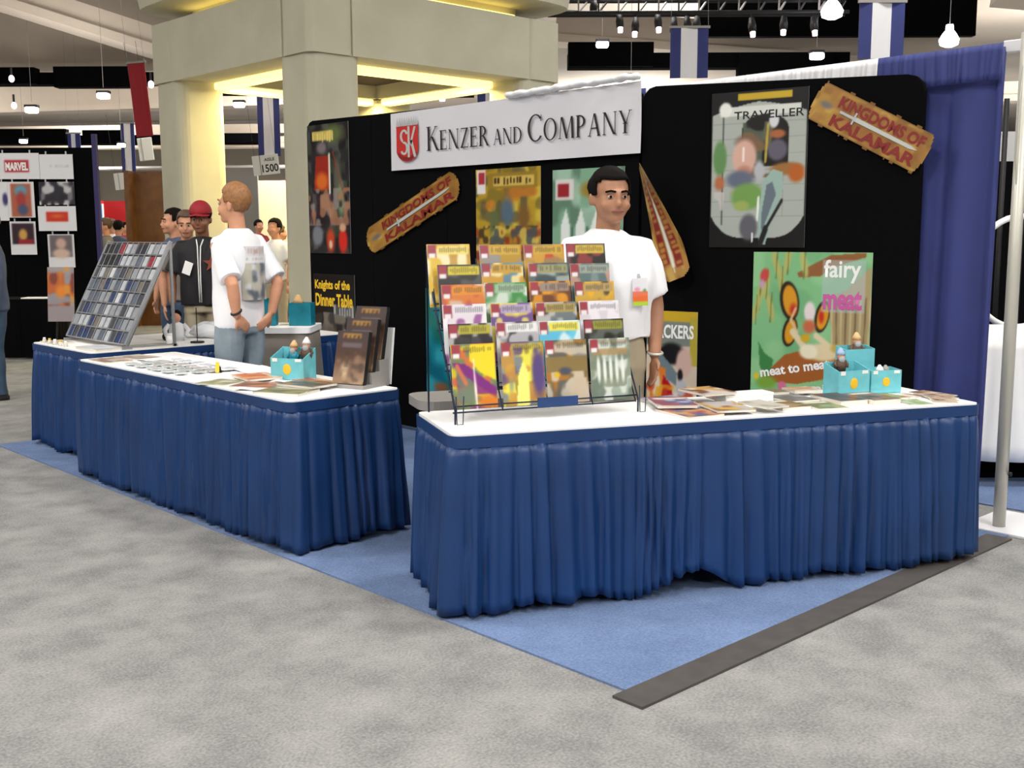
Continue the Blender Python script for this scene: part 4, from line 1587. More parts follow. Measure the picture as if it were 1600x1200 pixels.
G = (236, 236, 236)
LAID += [(*RT(1.52, .385), .27, .11, RZR + rad(3), HT + .05), (*RT(2.11, .43), .185, .11, RZR, HT + .2), (*RT(2.33, .46), .155, .11, RZR, HT + .2), (*RT(2.25, .565), .17, .08, RZR, HT + .2)]
items = [
    # x, y, w, d, t, turn, colours, label
    (1.12, .16, .19, .26, .012, 8, [(150, 70, 76), (196, 150, 90), (90, 90, 130)], 'pinkish red comic lying just right of the wire rack'),
    (1.31, .18, .18, .26, .010, -6, [(196, 160, 70), (120, 70, 60), (176, 176, 190)], 'yellow and brown comic lying second right of the rack'),
    (1.17, .49, .20, .2, .016, 6, [(170, 168, 184), (120, 70, 70), (80, 90, 130)], 'grey blue comic lying behind the pink one by the rack'),
    (1.12, .33, .18, .24, .014, -14, [(90, 96, 140), (196, 190, 200), (150, 70, 80)], 'blue violet comic tucked against the right side of the rack'),
    (1.34, .41, .18, .22, .012, 8, [(206, 196, 190), (196, 150, 70), (110, 70, 60)], 'cream and orange comic behind the yellow one by the rack'),
    (1.47, .13, .13, .2, .008, 10, [(190, 182, 176), (150, 140, 130)], 'pale grey booklet at the front edge right of the rack'),
    (1.62, .20, .16, .2, .014, 5, [(120, 90, 60), (70, 50, 34), (150, 130, 100)], 'brown booklet in front of the long white box'),
    (1.52, .52, .20, .12, .012, 0, [(170, 90, 60), (120, 60, 40)], 'orange brown booklet behind the long white box'),
    (1.74, .54, .18, .11, .022, 0, [(120, 96, 84), (84, 66, 60)], 'dull brown book at the back of the foreground table'),
    (1.785, .14, .15, .2, .010, -3, [(120, 134, 90), (160, 160, 110), (90, 100, 70)], 'olive green booklet in the middle of the foreground table'),
    (1.77, .37, .17, .2, .012, 4, [(120, 118, 124), (84, 84, 90)], 'grey booklet behind the olive one'),
    (1.945, .25, .15, .24, .024, 2, [(84, 44, 42), (120, 70, 56), (50, 30, 30)], 'dark maroon book, left of the pair before the fairy poster'),
    (2.105, .22, .15, .24, .024, 2, [(96, 66, 56), (60, 40, 36), (140, 104, 84)], 'dark brown book, right of the pair before the fairy poster'),
    (1.91, .51, .15, .12, .016, 0, [(176, 130, 100), (206, 190, 170)], 'tan booklet behind the pair of dark books'),
    (2.25, .10, .12, .16, .006, -8, [(150, 176, 120), (206, 214, 206)], 'pale green leaflet in front of the teal boxes'),
    (2.36, .29, .09, .14, .006, 4, [(206, 170, 150), (226, 222, 220)], 'pink and white leaflet at the right of the teal boxes'),
    (2.25, .29, .11, .15, .008, 6, [(150, 146, 60), (120, 116, 60)], 'olive yellow leaflet behind the right end of the table'),
]
for k, (x, y, w, d, t, ang, cols, lb) in enumerate(items):
    X_, Y_ = RT(x, y)
    flat_book('booklet', lb, 'book', X_, Y_, w, d, t, RZR + rad(ang), cols, seed=k * 7, title=(220, 214, 206) if k % 3 == 0 else None)
# fan of leaflets at the right end
for k in range(4):
    X_, Y_ = RT(2.435 + .006 * k, .13 + .03 * k)
    flat_book('leaflet', 'brownish leaflet in the fan at the table right end, %s' % ['lowest', 'second lowest', 'second highest', 'topmost'][k], 'leaflet',
              X_, Y_, .11, .2, .004, RZR + rad(-30 + 14 * k), [(170, 140, 110), (120, 90, 70), (206, 190, 170)], seed=90 + k, group='fanned leaflets')
# long white box
X_, Y_ = RT(1.52, .385)
wb = thing('white_box', 'long low white card box lying on the foreground table', 'box', (X_, Y_, HT), RZR + rad(3))
box('tray', (0, 0, .018), (.26, .1, .036), 'white_cover', wb, .003)
box('lid', (0, 0, .041), (.265, .105, .012), 'white_cover', wb, .003)


# teal open-topped counter boxes with little dwarf figures inside
def teal_box(label, x, y, z, rz, w, d, h, back, m='teal_card', emblem=True):
    o = thing('counter_box', label, 'box', (x, y, z), rz)
    t = .004
    box('base', (0, 0, t / 2), (w, d, t), m, o)
    box('front_panel', (0, -d / 2 + t / 2, h / 2), (w, t, h), m, o)
    for s in (-1, 1):
        bm = bmesh.new()
        prism(bm, [(-d / 2, 0), (d / 2, 0), (d / 2, back), (-d / 2, h)], 0, t)
        bmesh.ops.rotate(bm, cent=(0, 0, 0), matrix=Matrix.Rotation(PI / 2, 3, 'X'), verts=bm.verts)
        bmesh.ops.rotate(bm, cent=(0, 0, 0), matrix=Matrix.Rotation(PI / 2, 3, 'Z'), verts=bm.verts)
        bmesh.ops.translate(bm, vec=(s * w / 2 - (0 if s > 0 else t), 0, 0), verts=bm.verts)
        from_bm('side_panel', bm, m, o)
    bp = box('back_panel', (0, d / 2 - t / 2, back / 2), (w, t, back), m, o)
    if emblem:
        bm = bmesh.new()
        blob(bm, (0, 0, 0), (w * .13, .004, w * .15), u=12, v=8)
        e = from_bm('emblem', bm, 'ink_yellow', o, (0, -d / 2 - .001, h * .5))
        bm = bmesh.new()
        prism(bm, [(-w * .2, -.004), (w * .2, -.004), (w * .12, w * .12), (-w * .12, w * .12)], 0, .001)
        upright(bm)
        from_bm('emblem_frame', bm, 'ink_grey', e, (0, .003, 0))
        for s in (-1, 1):
            bm = bmesh.new()
            prism(bm, [(s * w * .26, h * .86), (s * w * .46, h * .86), (s * w * .46, h * .99), (s * w * .26, h * .99)] if s > 0 else
                  [(-w * .46, h * .84), (-w * .3, h * .84), (-w * .3, h * .99), (-w * .46, h * .99)], 0, .001)
            upright(bm)
            from_bm('lettering', bm, 'ink_white', o, (0, -d / 2 - .001, 0))
    return o


def dwarf(label, x, y, z, rz, s, hat, coat, group=None):
    """small bearded gnome figure"""
    o = thing('gnome_figure', label, 'figurine', (x, y, z), rz, group)
    mat('gn_' + hat, {'white': (226, 226, 228), 'tan': (206, 170, 120), 'blue': (150, 176, 206), 'grey': (150, 146, 140)}[hat], .6)
    bm = bmesh.new()
    loft(bm, [(0, 0, 0, .028 * s, .024 * s), (0, 0, .03 * s, .034 * s, .028 * s), (0, 0, .06 * s, .022 * s, .02 * s)], 12)
    from_bm('body', bm, coat, o, smooth=True)
    bm = bmesh.new()
    blob(bm, (0, -.002 * s, .078 * s), (.022 * s, .021 * s, .024 * s), u=12, v=8)
    h = from_bm('head', bm, 'skin', o, smooth=True)
    bm = bmesh.new()
    blob(bm, (0, -.014 * s, .064 * s), (.018 * s, .012 * s, .022 * s), u=10, v=6)
    from_bm('beard', bm, 'ink_grey', o, smooth=True)
    bm = bmesh.new()
    loft(bm, [(0, 0, .086 * s, .026 * s, .025 * s), (0, 0, .1 * s, .02 * s, .019 * s), (0, .004 * s, .122 * s, .006 * s, .006 * s)], 12)
    from_bm('hat', bm, 'gn_' + hat, o, smooth=True)
    for q in (-1, 1):
        bm = bmesh.new()
        tube(bm, [(q * .024 * s, 0, .054 * s), (q * .036 * s, -.008 * s, .036 * s), (q * .03 * s, -.02 * s, .024 * s)], [.009 * s, .008 * s, .006 * s], 8)
        from_bm('arm', bm, coat, o, smooth=True)
    return o


X1_, Y1_ = RT(2.11, .43)
teal_box('teal counter box with yellow emblem, nearest of the three on the foreground table', X1_, Y1_, HT, RZR + .12, .185, .11, .125, .16)
dwarf('gnome figure with bluish hat peeking from the nearest teal box', X1_ - .01, Y1_ + .03, HT + .115, -.5, .95, 'blue', 'hair_brown')
X2_, Y2_ = RT(2.33, .46)
teal_box('teal counter box with yellow emblem, rightmost on the foreground table', X2_, Y2_, HT, RZR - .12, .155, .11, .115, .12)
dwarf('gnome figure with white hat low in the rightmost teal box', X2_ - .03, Y2_ - .01, HT + .03, -.5, .9, 'white', 'hair_brown')
dwarf('gnome figure with grey hat low in the rightmost teal box', X2_ + .03, Y2_ - .01, HT + .03, -.4, .85, 'grey', 'teal_dark')
X3_, Y3_ = RT(2.25, .565)
teal_box('teal counter box standing behind the other two on the foreground table', X3_, Y3_, HT, RZR + .05, .17, .08, .21, .225, emblem=False)
dwarf('gnome figure with tan hat standing above the rear teal box', X3_ + .01, Y3_, HT + .17, -.5, 1.0, 'tan', 'hair_brown')

# ------------------------------------------------------------------ aisle table (A)
itemsA = [
    # X, Y, w (along Y), d (along X), t, turn, colours, label
    (.16, 4.42, .27, .18, .010, 0, [(170, 130, 104), (120, 90, 76), (196, 190, 180)], 'brown comic at the far left front corner of the aisle table'),
    (.36, 4.46, .28, .18, .010, 6, [(176, 170, 160), (206, 206, 206), (150, 120, 100)], 'grey comic behind the brown one at the far left of the aisle table'),
    (.15, 2.98, .2, .2, .008, 20, [(150, 156, 110), (206, 206, 180), (110, 110, 80)], 'greenish comic near the middle of the aisle table front'),
    (.36, 2.98, .26, .2, .012, -10, [(206, 110, 60), (176, 80, 50), (226, 170, 110)], 'orange comic in the middle of the aisle table'),
    (.22, 2.72, .24, .2, .012, 30, [(150, 84, 60), (196, 120, 70), (90, 70, 60)], 'reddish brown comic beside the orange one'),
    (.20, 2.42, .27, .2, .014, 24, [(110, 112, 70), (150, 140, 90), (80, 76, 50)], 'olive comic near the front right corner of the aisle table'),
    (.36, 2.48, .26, .18, .012, 12, [(96, 84, 74), (150, 120, 80), (66, 60, 56)], 'dark comic beside the olive one on the aisle table'),
    (.50, 2.64, .22, .14, .014, 0, [(206, 110, 40), (226, 150, 60), (150, 60, 30)], 'bright orange booklet before the teal box on the aisle table'),
]
for k, (X_, Y_, w, d, t, ang, cols, lb) in enumerate(itemsA):
    flat_book('booklet', lb, 'book', X_, Y_, w, d, t, -PI / 2 + rad(ang), cols, seed=200 + k * 5, title=(214, 206, 196) if k % 2 else None)
for k, (X_, Y_, w, d, ang, lb) in enumerate(((.5, 3.62, .42, .28, 8, 'large white paper sheet behind the middle of the aisle table'),
                                             (.56, 3.28, .40, .22, -4, 'white paper sheet right of the large one on the aisle table'),
                                             (.42, 4.12, .4, .24, 4, 'white paper sheet under the clear packs on the aisle table'),
                                             (.14, 2.62, .2, .08, 40, 'narrow white leaflet at the front of the aisle table'),
                                             (.42, 2.74, .2, .06, 30, 'narrow white leaflet before the teal box on the aisle table'))):
    bm = bmesh.new()
    n = 6
    for s in (0,):
        g = [[bm.verts.new((-w / 2 + w * i / n, -d / 2 + d * j, .001 + .004 * math.sin(i * 1.3 + j))) for i in range(n + 1)] for j in (0, 1)]
        for i in range(n):
            bm.faces.new((g[0][i], g[0][i + 1], g[1][i + 1], g[1][i]))
    o = from_bm('paper_sheet', bm, 'white_cover', None, (X_, Y_, HT + .005), (0, 0, -PI / 2 + rad(ang)))
    solidify(o, .002)
    tag(o, lb, 'paper')
# clear packs of cards laid in rows
rng = random.Random(5)
k = 0
for i in range(6):
    for j in range(4):
        X_, Y_ = .15 + .1 * j + rng.uniform(-.01, .01), 4.08 - .125 * i + rng.uniform(-.015, .015)
        o = thing('card_pack', 'clear card pack on aisle table, %s row from front, %s from left' % (['first', 'second', 'third', 'last'][j], ['first', 'second', 'third', 'fourth', 'fifth', 'sixth'][i]), 'card pack', (X_, Y_, HT + .006), -PI / 2 + rng.uniform(-.3, .3), 'clear card packs on the aisle table')
        box('wrapper', (0, 0, .006), (.085, .065, .012), 'clear_plastic', o, .004)
        mat('card_%d' % (k % 4), [(190, 196, 190), (150, 160, 140), (170, 150, 130), (214, 216, 220)][k % 4], .5)
        box('card', (0, 0, .005), (.075, .055, .006), 'card_%d' % (k % 4), o)
        k += 1
# small upright card
o = thing('card_stand', 'small upright yellow green card holder on the aisle table', 'card holder', (.34, 3.38, HT), -.8)
box('card', (0, 0, .035), (.022, .004, .06), 'ink_yellow', o, rot=Matrix.Rotation(-.2, 3, 'X'))
box('strut', (0, .02, .02), (.03, .004, .045), 'black_metal', o, rot=Matrix.Rotation(.5, 3, 'X'))
# teal box with gnomes on the aisle table
teal_box('pale teal counter box with gnome figures on the aisle table', .52, 2.86, HT, -PI / 2 + .45, .2, .13, .12, .17)
dwarf('gnome figure with tan hat in the teal box on the aisle table', .54, 2.88, HT + .09, -1.2, 1.0, 'tan', 'teal_dark')
dwarf('gnome figure with white hat standing highest over the aisle table teal box', .57, 2.80, HT + .11, -1.0, 1.0, 'white', 'hair_brown')

# stepped stand with three dark books
EA = -1.27
st = thing('book_easel', 'white stepped easel holding three dark books on the aisle table', 'stand', (.50, 2.33, HT), EA)
for k in range(3):
    bm = bmesh.new()
    prism(bm, [(.075 * k, 0), (.075 * k + .075, 0), (.075 * k + .075, .02 + .06 * k), (.075 * k, .02 + .06 * k)], -.11, .11)
    bmesh.ops.rotate(bm, cent=(0, 0, 0), matrix=Matrix.Rotation(PI / 2, 3, 'X'), verts=bm.verts)
    bmesh.ops.rotate(bm, cent=(0, 0, 0), matrix=Matrix.Rotation(PI / 2, 3, 'Z'), verts=bm.verts)
    from_bm('step', bm, 'clear_plastic' if False else 'grey_plastic', st)
box('back_plate', (0, .262, .15), (.22, .006, .3), 'white_cover', st, rot=Matrix.Rotation(rad(-8), 3, 'X'))
for k, lb in enumerate(('front of three dark fantasy rulebooks on the easel', 'middle of three dark fantasy rulebooks on the easel', 'rear of three dark fantasy rulebooks on the easel')):
    c, s = math.cos(EA), math.sin(EA)
    ly = .075 * k + .012
    lx = 0.0 + .004 * k
    o = thing('rulebook', lb, 'book', (.50 + lx * c - ly * s, 2.33 + lx * s + ly * c, HT + .024 + .06 * k), EA, 'rulebooks on the easel')
    o.rotation_euler = (rad(-13), 0, EA)
    a = Art(24, 34, (84, 66, 56))
    a.grad((176, 146, 118), (84, 60, 50), 0, .55).grad((84, 60, 50), (70, 60, 62), .55, 1)
    a.rect(.2, .86, .78, .95, (170, 130, 70)).dashes(.22, .87, .76, .94, (84, 56, 34), 9, 3)
    a.rect(.2, .7, .8, .77, (120, 110, 118), .7).ell(.35, .25, .18, .2, (196, 170, 140), soft=.6).ell(.7, .35, .14, .25, (140, 110, 90), soft=.6)
    a.mottle([(60, 50, 48), (150, 120, 96)], 8, 12, 70 + k, v1=.6, a=.5)
    sheet('cover', .2, .275, a, 'print_gloss', o, th=.002)
    box('pages', (0, .013, .1375), (.19, .02, .265), 'page_edge', o)
    box('back_cover', (0, .025, .1375), (.2, .003, .275), 'black_metal', o)
    box('spine', (-.099 if False else .099, .013, .1375), (.003, .026, .275), 'black_metal', o)

# ================================================================== people
def grow(bm, voxel, iters=4, wr=0.0, wscale=9.0, seed=0, squash=None):
    """fuse overlapping closed shells into one continuous skin"""
    me = bpy.data.meshes.new('tmp')
    bmesh.ops.recalc_face_normals(bm, faces=bm.faces)
    bm.to_mesh(me)
    bm.free()
    ob = bpy.data.objects.new('tmp', me)
    COL.objects.link(ob)
    md = ob.modifiers.new('r', 'REMESH')
    md.mode = 'VOXEL'
    md.voxel_size = voxel
    sm = ob.modifiers.new('s', 'SMOOTH')
    sm.iterations = iters
    sm.factor = 0.5
    dg = bpy.context.evaluated_depsgraph_get()
    out = bpy.data.meshes.new_from_object(ob.evaluated_get(dg))
    bpy.data.objects.remove(ob)
    bpy.data.meshes.remove(me)
    if wr:
        nr = [v.normal.copy() for v in out.vertices]
        for v, n in zip(out.vertices, nr):
            p = Vector((v.co.x * wscale, v.co.y * wscale, v.co.z * wscale * 0.55)) + Vector((seed, seed * 2.1, 0))
            v.co += n * (mnoise.noise(p) * wr)
    return out


def hand(bm, w, d, n, side, s=1.0, curl=0.35):
    """palm and five fingers: w wrist, d pointing to the fingertips, n out of the back of the hand, thumb on `side` of d"""
    w, d, n = Vector(w), Vector(d).normalized(), Vector(n)
    n = (n - d * n.dot(d)).normalized()
    t = d.cross(n) * side
    k = w + d * .045 * s
    q = Matrix((t, n, d)).transposed()
    blob(bm, k, (.036 * s, .016 * s, .05 * s), q, 10, 8)
    for i, (off, ln) in enumerate(((.026, .072), (.009, .082), (-.009, .076), (-.026, .06))):
        a = w + d * .08 * s + t * off * s
        dd = d
        pts = [a - d * .02 * s, a]
        for j in range(3):
            ang = curl * (j + .5) * .8
            dd2 = (d * math.cos(ang) - n * math.sin(ang))
            pts.append(pts[-1] + dd2 * ln * s / 3)
        tube(bm, pts, [.0095 * s, .0095 * s, .009 * s, .0085 * s, .0065 * s], 8)
    a = w + d * .025 * s + t * .026 * s
    tube(bm, [a, a + (t * .8 + d * .7) * .03 * s - n * .006, a + (t * .9 + d * 1.5) * .033 * s - n * .014], [.012 * s, .0105 * s, .008 * s], 8)


def person(name, label, loc, rz, h, skin='skin', hair='hair_dark', shirt='tee_white', legs='khaki', shoes='shoe',
           armL=None, armR=None, handL=None, handR=None, head=(0, 0), hem=0.93, sleeve=0.72, fat=1.0, voxel=0.011, lean=0.0,
           hw=1.06, cap=None, longsleeve=False, detail=True, seed=0, hairlen=0.0):
    """standing figure facing -y in its own frame, 1.76 units tall before scaling"""
    o = thing(name, label, 'person', loc, rz)
    S = h / 1.76
    o.scale = (S, S, S)
    f = fat
    armL = armL or ((.235, .03, 1.14), (.235, -.03, .89))
    armR = armR or ((-.235, .03, 1.14), (-.235, -.03, .89))
    handL = handL or ((0.0, -.1, -1), (1, 0, 0))
    handR = handR or ((0.0, -.1, -1), (-1, 0, 0))

    def bend(p):
        p = Vector(p)
        if lean and p.z > .9:
            a = lean
            dz = p.z - .9
            y, z = p.y, dz
            return Vector((p.x, y * math.cos(a) - z * math.sin(a), .9 + y * math.sin(a) + z * math.cos(a)))
        return p

    sh = {1: (.168 * f ** .5, .015, 1.395), -1: (-.168 * f ** .5, .015, 1.395)}
    hm = Matrix.Rotation(rad(head[0]), 3, 'Z') @ Matrix.Rotation(rad(head[1]), 3, 'X')
    piv = Vector((0, .02, 1.53))

    def hd(p):
        p = Vector(p)
        p = Vector((p.x * hw, p.y * 1.04, piv.z + (p.z - piv.z) * 1.03))
        return hm @ (p - piv) + piv

    def bendall(bm):
        if lean:
            for v in bm.verts:
                v.co = bend(v.co)

    # --- body: head, neck, inner trunk, arms, hands, inner legs, all fused
    bm = bmesh.new()
    for c, r in (((0, .018, 1.668), (.077, .096, .088)), ((0, -.018, 1.60), (.066, .08, .082)), ((0, -.064, 1.548), (.034, .03, .026)),
                 ((0, -.1, 1.608), (.014, .02, .017)), ((0, -.094, 1.63), (.010, .014, .028)), ((0, -.08, 1.657), (.052, .018, .012)),
                 ((.078, .012, 1.622), (.011, .02, .032)), ((-.078, .012, 1.622), (.011, .02, .032)), ((.038, -.066, 1.6), (.026, .024, .026)), ((-.038, -.066, 1.6), (.026, .024, .026)),
                 ((0, -.09, 1.577), (.026, .014, .012))):
        blob(bm, hd(c), (r[0] * hw, r[1] * 1.04, r[2] * 1.03), hm, 12, 8)
    tube(bm, [(0, .03, 1.40), (0, .024, 1.48), hd((0, .012, 1.58))], [(.075, .068), (.058, .056), (.056, .055)], 14)
    loft(bm, [(0, .01, .85, .13, .09), (0, .01, 1.1, .12, .08), (0, .01, 1.35, .14, .085), (0, .02, 1.43, .1, .06)], 16)
    for s, arm, hn in ((1, armL, handL), (-1, armR, handR)):
        tube(bm, [sh[s], Vector(sh[s]).lerp(Vector(arm[0]), .5), arm[0], Vector(arm[0]).lerp(Vector(arm[1]), .35), arm[1]],
             [.052, .048, .041, .042, .028], 12)
        if detail:
            hand(bm, arm[1], hn[0], hn[1], s if len(hn) < 3 else hn[2])
        else:
            blob(bm, Vector(arm[1]) + Vector(hn[0]).normalized() * .08, (.03, .03, .07), None, 8, 6)
        tube(bm, [(s * .085, .01, .9), (s * .09, .0, .5), (s * .095, .02, .06)], [.06, .042, .034], 10)
    bendall(bm)
    link('body', grow(bm, voxel * .85 if detail else voxel, 3), skin, o, smooth=True)

    # --- shirt
    bm = bmesh.new()
    loft(bm, [(0, .01, hem, .178 * f, .128 * f), (0, .008, hem + .06, .178 * f, .13 * f), (0, .0, 1.12, .172 * f, .132 * f), (0, .0, 1.25, .182 * f, .136 * f),
              (0, .01, 1.35, .186 * f, .122 * f), (0, .018, 1.42, .16 * f, .1), (0, .022, 1.455, .115, .082), (0, .024, 1.48, .084, .07), (0, .024, 1.485, .074, .066)], 24, p=2.3)
    for s, arm in ((1, armL), (-1, armR)):
        e = Vector(arm[0])
        a = Vector(sh[s])
        if longsleeve:
            wv = Vector(arm[1])
            tube(bm, [a - Vector((s * .06, 0, -.01)), a, a.lerp(e, .4), e, e.lerp(wv, .5), wv], [.055, .066, .07, .06, .055, .045], 14)
        else:
            t1 = a.lerp(e, sleeve)
            tube(bm, [a - Vector((s * .07, 0, -.012)), a - Vector((s * .01, 0, .0)), a.lerp(e, sleeve * .35), a.lerp(e, sleeve * .7), t1], [.055, .066, .072, .074, .078], 14)
    bendall(bm)
    st_ = link('shirt', grow(bm, voxel, 4, 0.016 if detail else 0.0, 8, seed), shirt, o, smooth=True)

    # --- trousers
    bm = bmesh.new()
    loft(bm, [(0, .012, .84, .163 * f, .118 * f), (0, .012, .9, .16 * f, .112 * f), (0, .01, 1.0, .15 * f, .1 * f)], 20, p=2.2)
    for s in (1, -1):
        tube(bm, [(s * .085, .012, .9), (s * .092, .008, .7), (s * .096, .0, .48), (s * .1, .012, .25), (s * .1, .02, .045)], [(.09, .11), (.088, .098), .068, .06, .066], 14)
    bendall(bm)
    link('trousers', grow(bm, voxel, 4, 0.012 if detail else 0.0, 9, seed + 3), legs, o, smooth=True)
    for s in (1, -1):
        bm = bmesh.new()
        loft(bm, [(s * .1, -.045, 0, .046, .135), (s * .1, -.045, .03, .048, .137), (s * .1, -.03, .055, .043, .11), (s * .1, .03, .09, .038, .05)], 16, p=2.4)
        from_bm('shoe', bm, shoes, o, smooth=True)

    # --- hair or cap
    bm = bmesh.new()
    bmesh.ops.create_uvsphere(bm, u_segments=28, v_segments=20, radius=1.0)
    for v in bm.verts:
        v.co = Vector((v.co.x * .086, v.co.y * .105 + .018, v.co.z * .098 + 1.672))
    kill = [v for v in bm.verts if (v.co.y < .018 - .0 and v.co.z < 1.705 - .55 * (v.co.y + .06) * (1 if v.co.y > -.06 else 0) and v.co.y < -.035) or
            (v.co.y < .025 and v.co.z < 1.64) or v.co.z < 1.585 - hairlen]
    bmesh.ops.delete(bm, geom=kill, context='VERTS')
    rr = random.Random(seed)
    for v in bm.verts:
        n = mnoise.noise(v.co * 38 + Vector((seed, 0, 0)))
        c = Vector((0, .018, 1.672))
        v.co += (v.co - c).normalized() * n * .005
        v.co = bend(hd(v.co))
    hr = from_bm('hair', bm, hair, o, smooth=True)
    solidify(hr, 0.012)
    if cap:
        bm = bmesh.new()
        bmesh.ops.create_uvsphere(bm, u_segments=24, v_segments=16, radius=1.0)
        for v in bm.verts:
            v.co = Vector((v.co.x * .089, v.co.y * .108 + .015, max(v.co.z, -.05) * .1 + 1.685))
        for v in bm.verts:
            v.co = bend(hd(v.co))
        cp = from_bm('cap', bm, cap, o, smooth=True)
        bm = bmesh.new()
        n = 14
        g = []
        for j in range(3):
            g.append([bm.verts.new((.088 * math.sin(a), .015 - .1 * math.cos(a) * 1 - .03 * j * math.cos(a) * 1.1, 1.69 - .004 * j - .02 * abs(math.sin(a)))) for a in [(-1.2 + 2.4 * i / n) for i in range(n + 1)]])
        for j in range(2):
            for i in range(n):
                bm.faces.new((g[j][i], g[j][i + 1], g[j + 1][i + 1], g[j + 1][i]))
        for v in bm.verts:
            v.co = bend(hd(v.co))
        br = from_bm('cap_brim', bm, cap, cp, smooth=True)
        solidify(br, .006)
    if detail:
        for s in (1, -1):
            bm = bmesh.new()
            blob(bm, bend(hd((s * .03, -.083, 1.638))), (.014, .008, .0085), hm, 10, 8)
            e = from_bm('eye', bm, 'eye_white', o, smooth=True)
            bm = bmesh.new()
            blob(bm, bend(hd((s * .03, -.09, 1.638))), (.0065, .003, .007), hm, 8, 6)
            from_bm('iris', bm, 'hair_dark', e, smooth=True)
            bm = bmesh.new()
            tube(bm, [bend(hd(p)) for p in ((s * .012, -.098, 1.66), (s * .032, -.094, 1.664), (s * .05, -.08, 1.658))], .0045, 6)
            from_bm('eyebrow', bm, hair, o, smooth=True)
        bm = bmesh.new()
        tube(bm, [bend(hd(p)) for p in ((.024, -.092, 1.574), (.01, -.103, 1.577), (-.01, -.103, 1.577), (-.024, -.092, 1.574))], [.004, .006, .006, .004], 8)
        from_bm('mouth', bm, 'mouth', o, smooth=True)
    return o


# man behind the foreground table
pm = person('person', 'man in a white t-shirt with a badge standing behind the foreground table', (1.29, 1.232, 0.008), rad(-30), 1.845,
            'skin_tan', 'hair_dark', 'tee_white', 'khaki', armL=((.245, .04, 1.13), (.215, -.04, .90)), armR=((-.25, .05, 1.13), (-.2, -.1, .93)),
            handL=((-.1, -.2, -1), (1, .2, 0)), head=(3, 4), hem=.985, sleeve=.8, fat=1.13, seed=2, hw=1.14)
bm = bmesh.new()
for k in range(14):
    pass
tube(bm, [(.218 + .034 * math.cos(a), -.036 + .034 * math.sin(a), .915 + .006 * math.sin(a)) for a in [2 * PI * i / 14 for i in range(15)]], .007, 6)
wt = from_bm('wristwatch', bm, 'alu', pm, smooth=True)
bd = thing('name_badge', 'plastic convention badge striped pink, orange and green on the man\'s chest', 'badge', (0, 0, 0))
a = Art(16, 24, (226, 226, 232))
a.rect(0, .35, 1, .52, (226, 120, 90)).rect(0, .12, 1, .35, (226, 110, 60)).rect(0, 0, 1, .16, (170, 206, 60)).ell(.3, .6, .25, .09, (226, 150, 180), soft=.5).ell(.8, .55, .15, .08, (110, 150, 90), soft=.5)
c, s = math.cos(rad(-30)), math.sin(rad(-30))
lx, ly = .10, -.178
bd.location = (1.29 + (lx * c - ly * s), 1.232 + (lx * s + ly * c), 1.21)
bd.rotation_euler = (rad(-4), 0, rad(-30) + .25)
sheet('card', .085, .13, a, 'print_gloss', bd, th=.002)
bm = bmesh.new()
bar(bm, (0, .002, .13), (0, .012, .15), .012, .004)
from_bm('clip', bm, 'silver_wire', bd)

# man seen from behind, hands on hips
pb = person('person', 'man in white t-shirt and pale jeans seen from behind, hands on hips', (0.97, 4.24, 0.008), rad(186), 1.87,
            'skin', 'hair_ginger', 'tee_white', 'jeans_light', armL=((.2, .2, 1.15), (.155, .175, .955)), armR=((-.225, .15, 1.15), (-.17, .14, .955)),
            handL=((-.72, -.02, -.6), (.25, 1, 0)), handR=((.72, -.02, -.6), (-.25, 1, 0)), head=(20, 0), hem=.87, sleeve=.88, fat=1.0, seed=5)
a = Art(20, 40, (214, 214, 220))
a.mottle([(120, 128, 136), (84, 92, 100), (190, 186, 170)], 5, 8, 3, v1=.68, a=.9, thr=.4)
a.rect(0, .68, 1, .8, (226, 226, 230)).dashes(.05, .84, .95, .98, (190, 160, 150), 10, 2).dashes(.1, .72, .9, .8, (190, 180, 176), 9, 3)
pr = sheet('back_print', .2, .33, a, 'print_matt', pb, (-.035, .165, 1.05), (0, 0, PI), th=.002, curl=lambda U, V: .03 * (U - .5) ** 2 * 4 + 0.012 * V)
bm = bmesh.new()
tube(bm, [(.16 + .03 * math.cos(a_), .178 + .034 * math.sin(a_), .985 - .016 * math.cos(a_)) for a_ in [2 * PI * i / 14 for i in range(15)]], .008, 6)
from_bm('wristband', bm, 'strap_black', pb, smooth=True)

# man in red cap and black jersey
pc = person('person', 'man in a red cap and black baseball jersey behind the far table', (2.0, 6.66, 0.0), rad(-38), 1.82,
            'skin_dark', 'hair_dark', 'jersey_black', 'khaki', armL=((.26, .02, 1.14), (.2, -.12, .93)), armR=((-.27, .0, 1.14), (-.24, -.14, .92)),
            head=(-4, 8), hem=.90, sleeve=.85, fat=1.14, seed=9, cap='cap_red')
for pts in ([(.03, -.112, 1.46), (.012, -.15, 1.4), (.006, -.163, 1.25), (.004, -.163, 1.1), (.004, -.152, .93)], [(-.028, -.112, 1.46), (-.014, -.15, 1.4), (-.012, -.163, 1.25), (-.012, -.163, 1.1), (-.012, -.152, .93)]):
    bm = bmesh.new()
    tube(bm, pts, .005, 6)
    from_bm('piping', bm, 'ink_white', pc, smooth=True)
bm = bmesh.new()
sp_ = []
for k in range(10):
    rr_ = .075 if k % 2 == 0 else .03
    sp_.append((rr_ * math.sin(k * PI / 5), rr_ * math.cos(k * PI / 5)))
prism(bm, sp_, 0, .006)
upright(bm)
mat('star_rust', (136, 64, 44), .7)
from_bm('star_emblem', bm, 'star_rust', pc, (.1, -.157, 1.26), (0, 0, .3))
b2 = box('badge', (0, 0, 0), (.075, .006, .11), 'ink_white', pc, .002)
b2.location = (-.1, -.163, 1.22)
b2.rotation_euler = (0, rad(20), -.25)

pb.scale.x *= .88
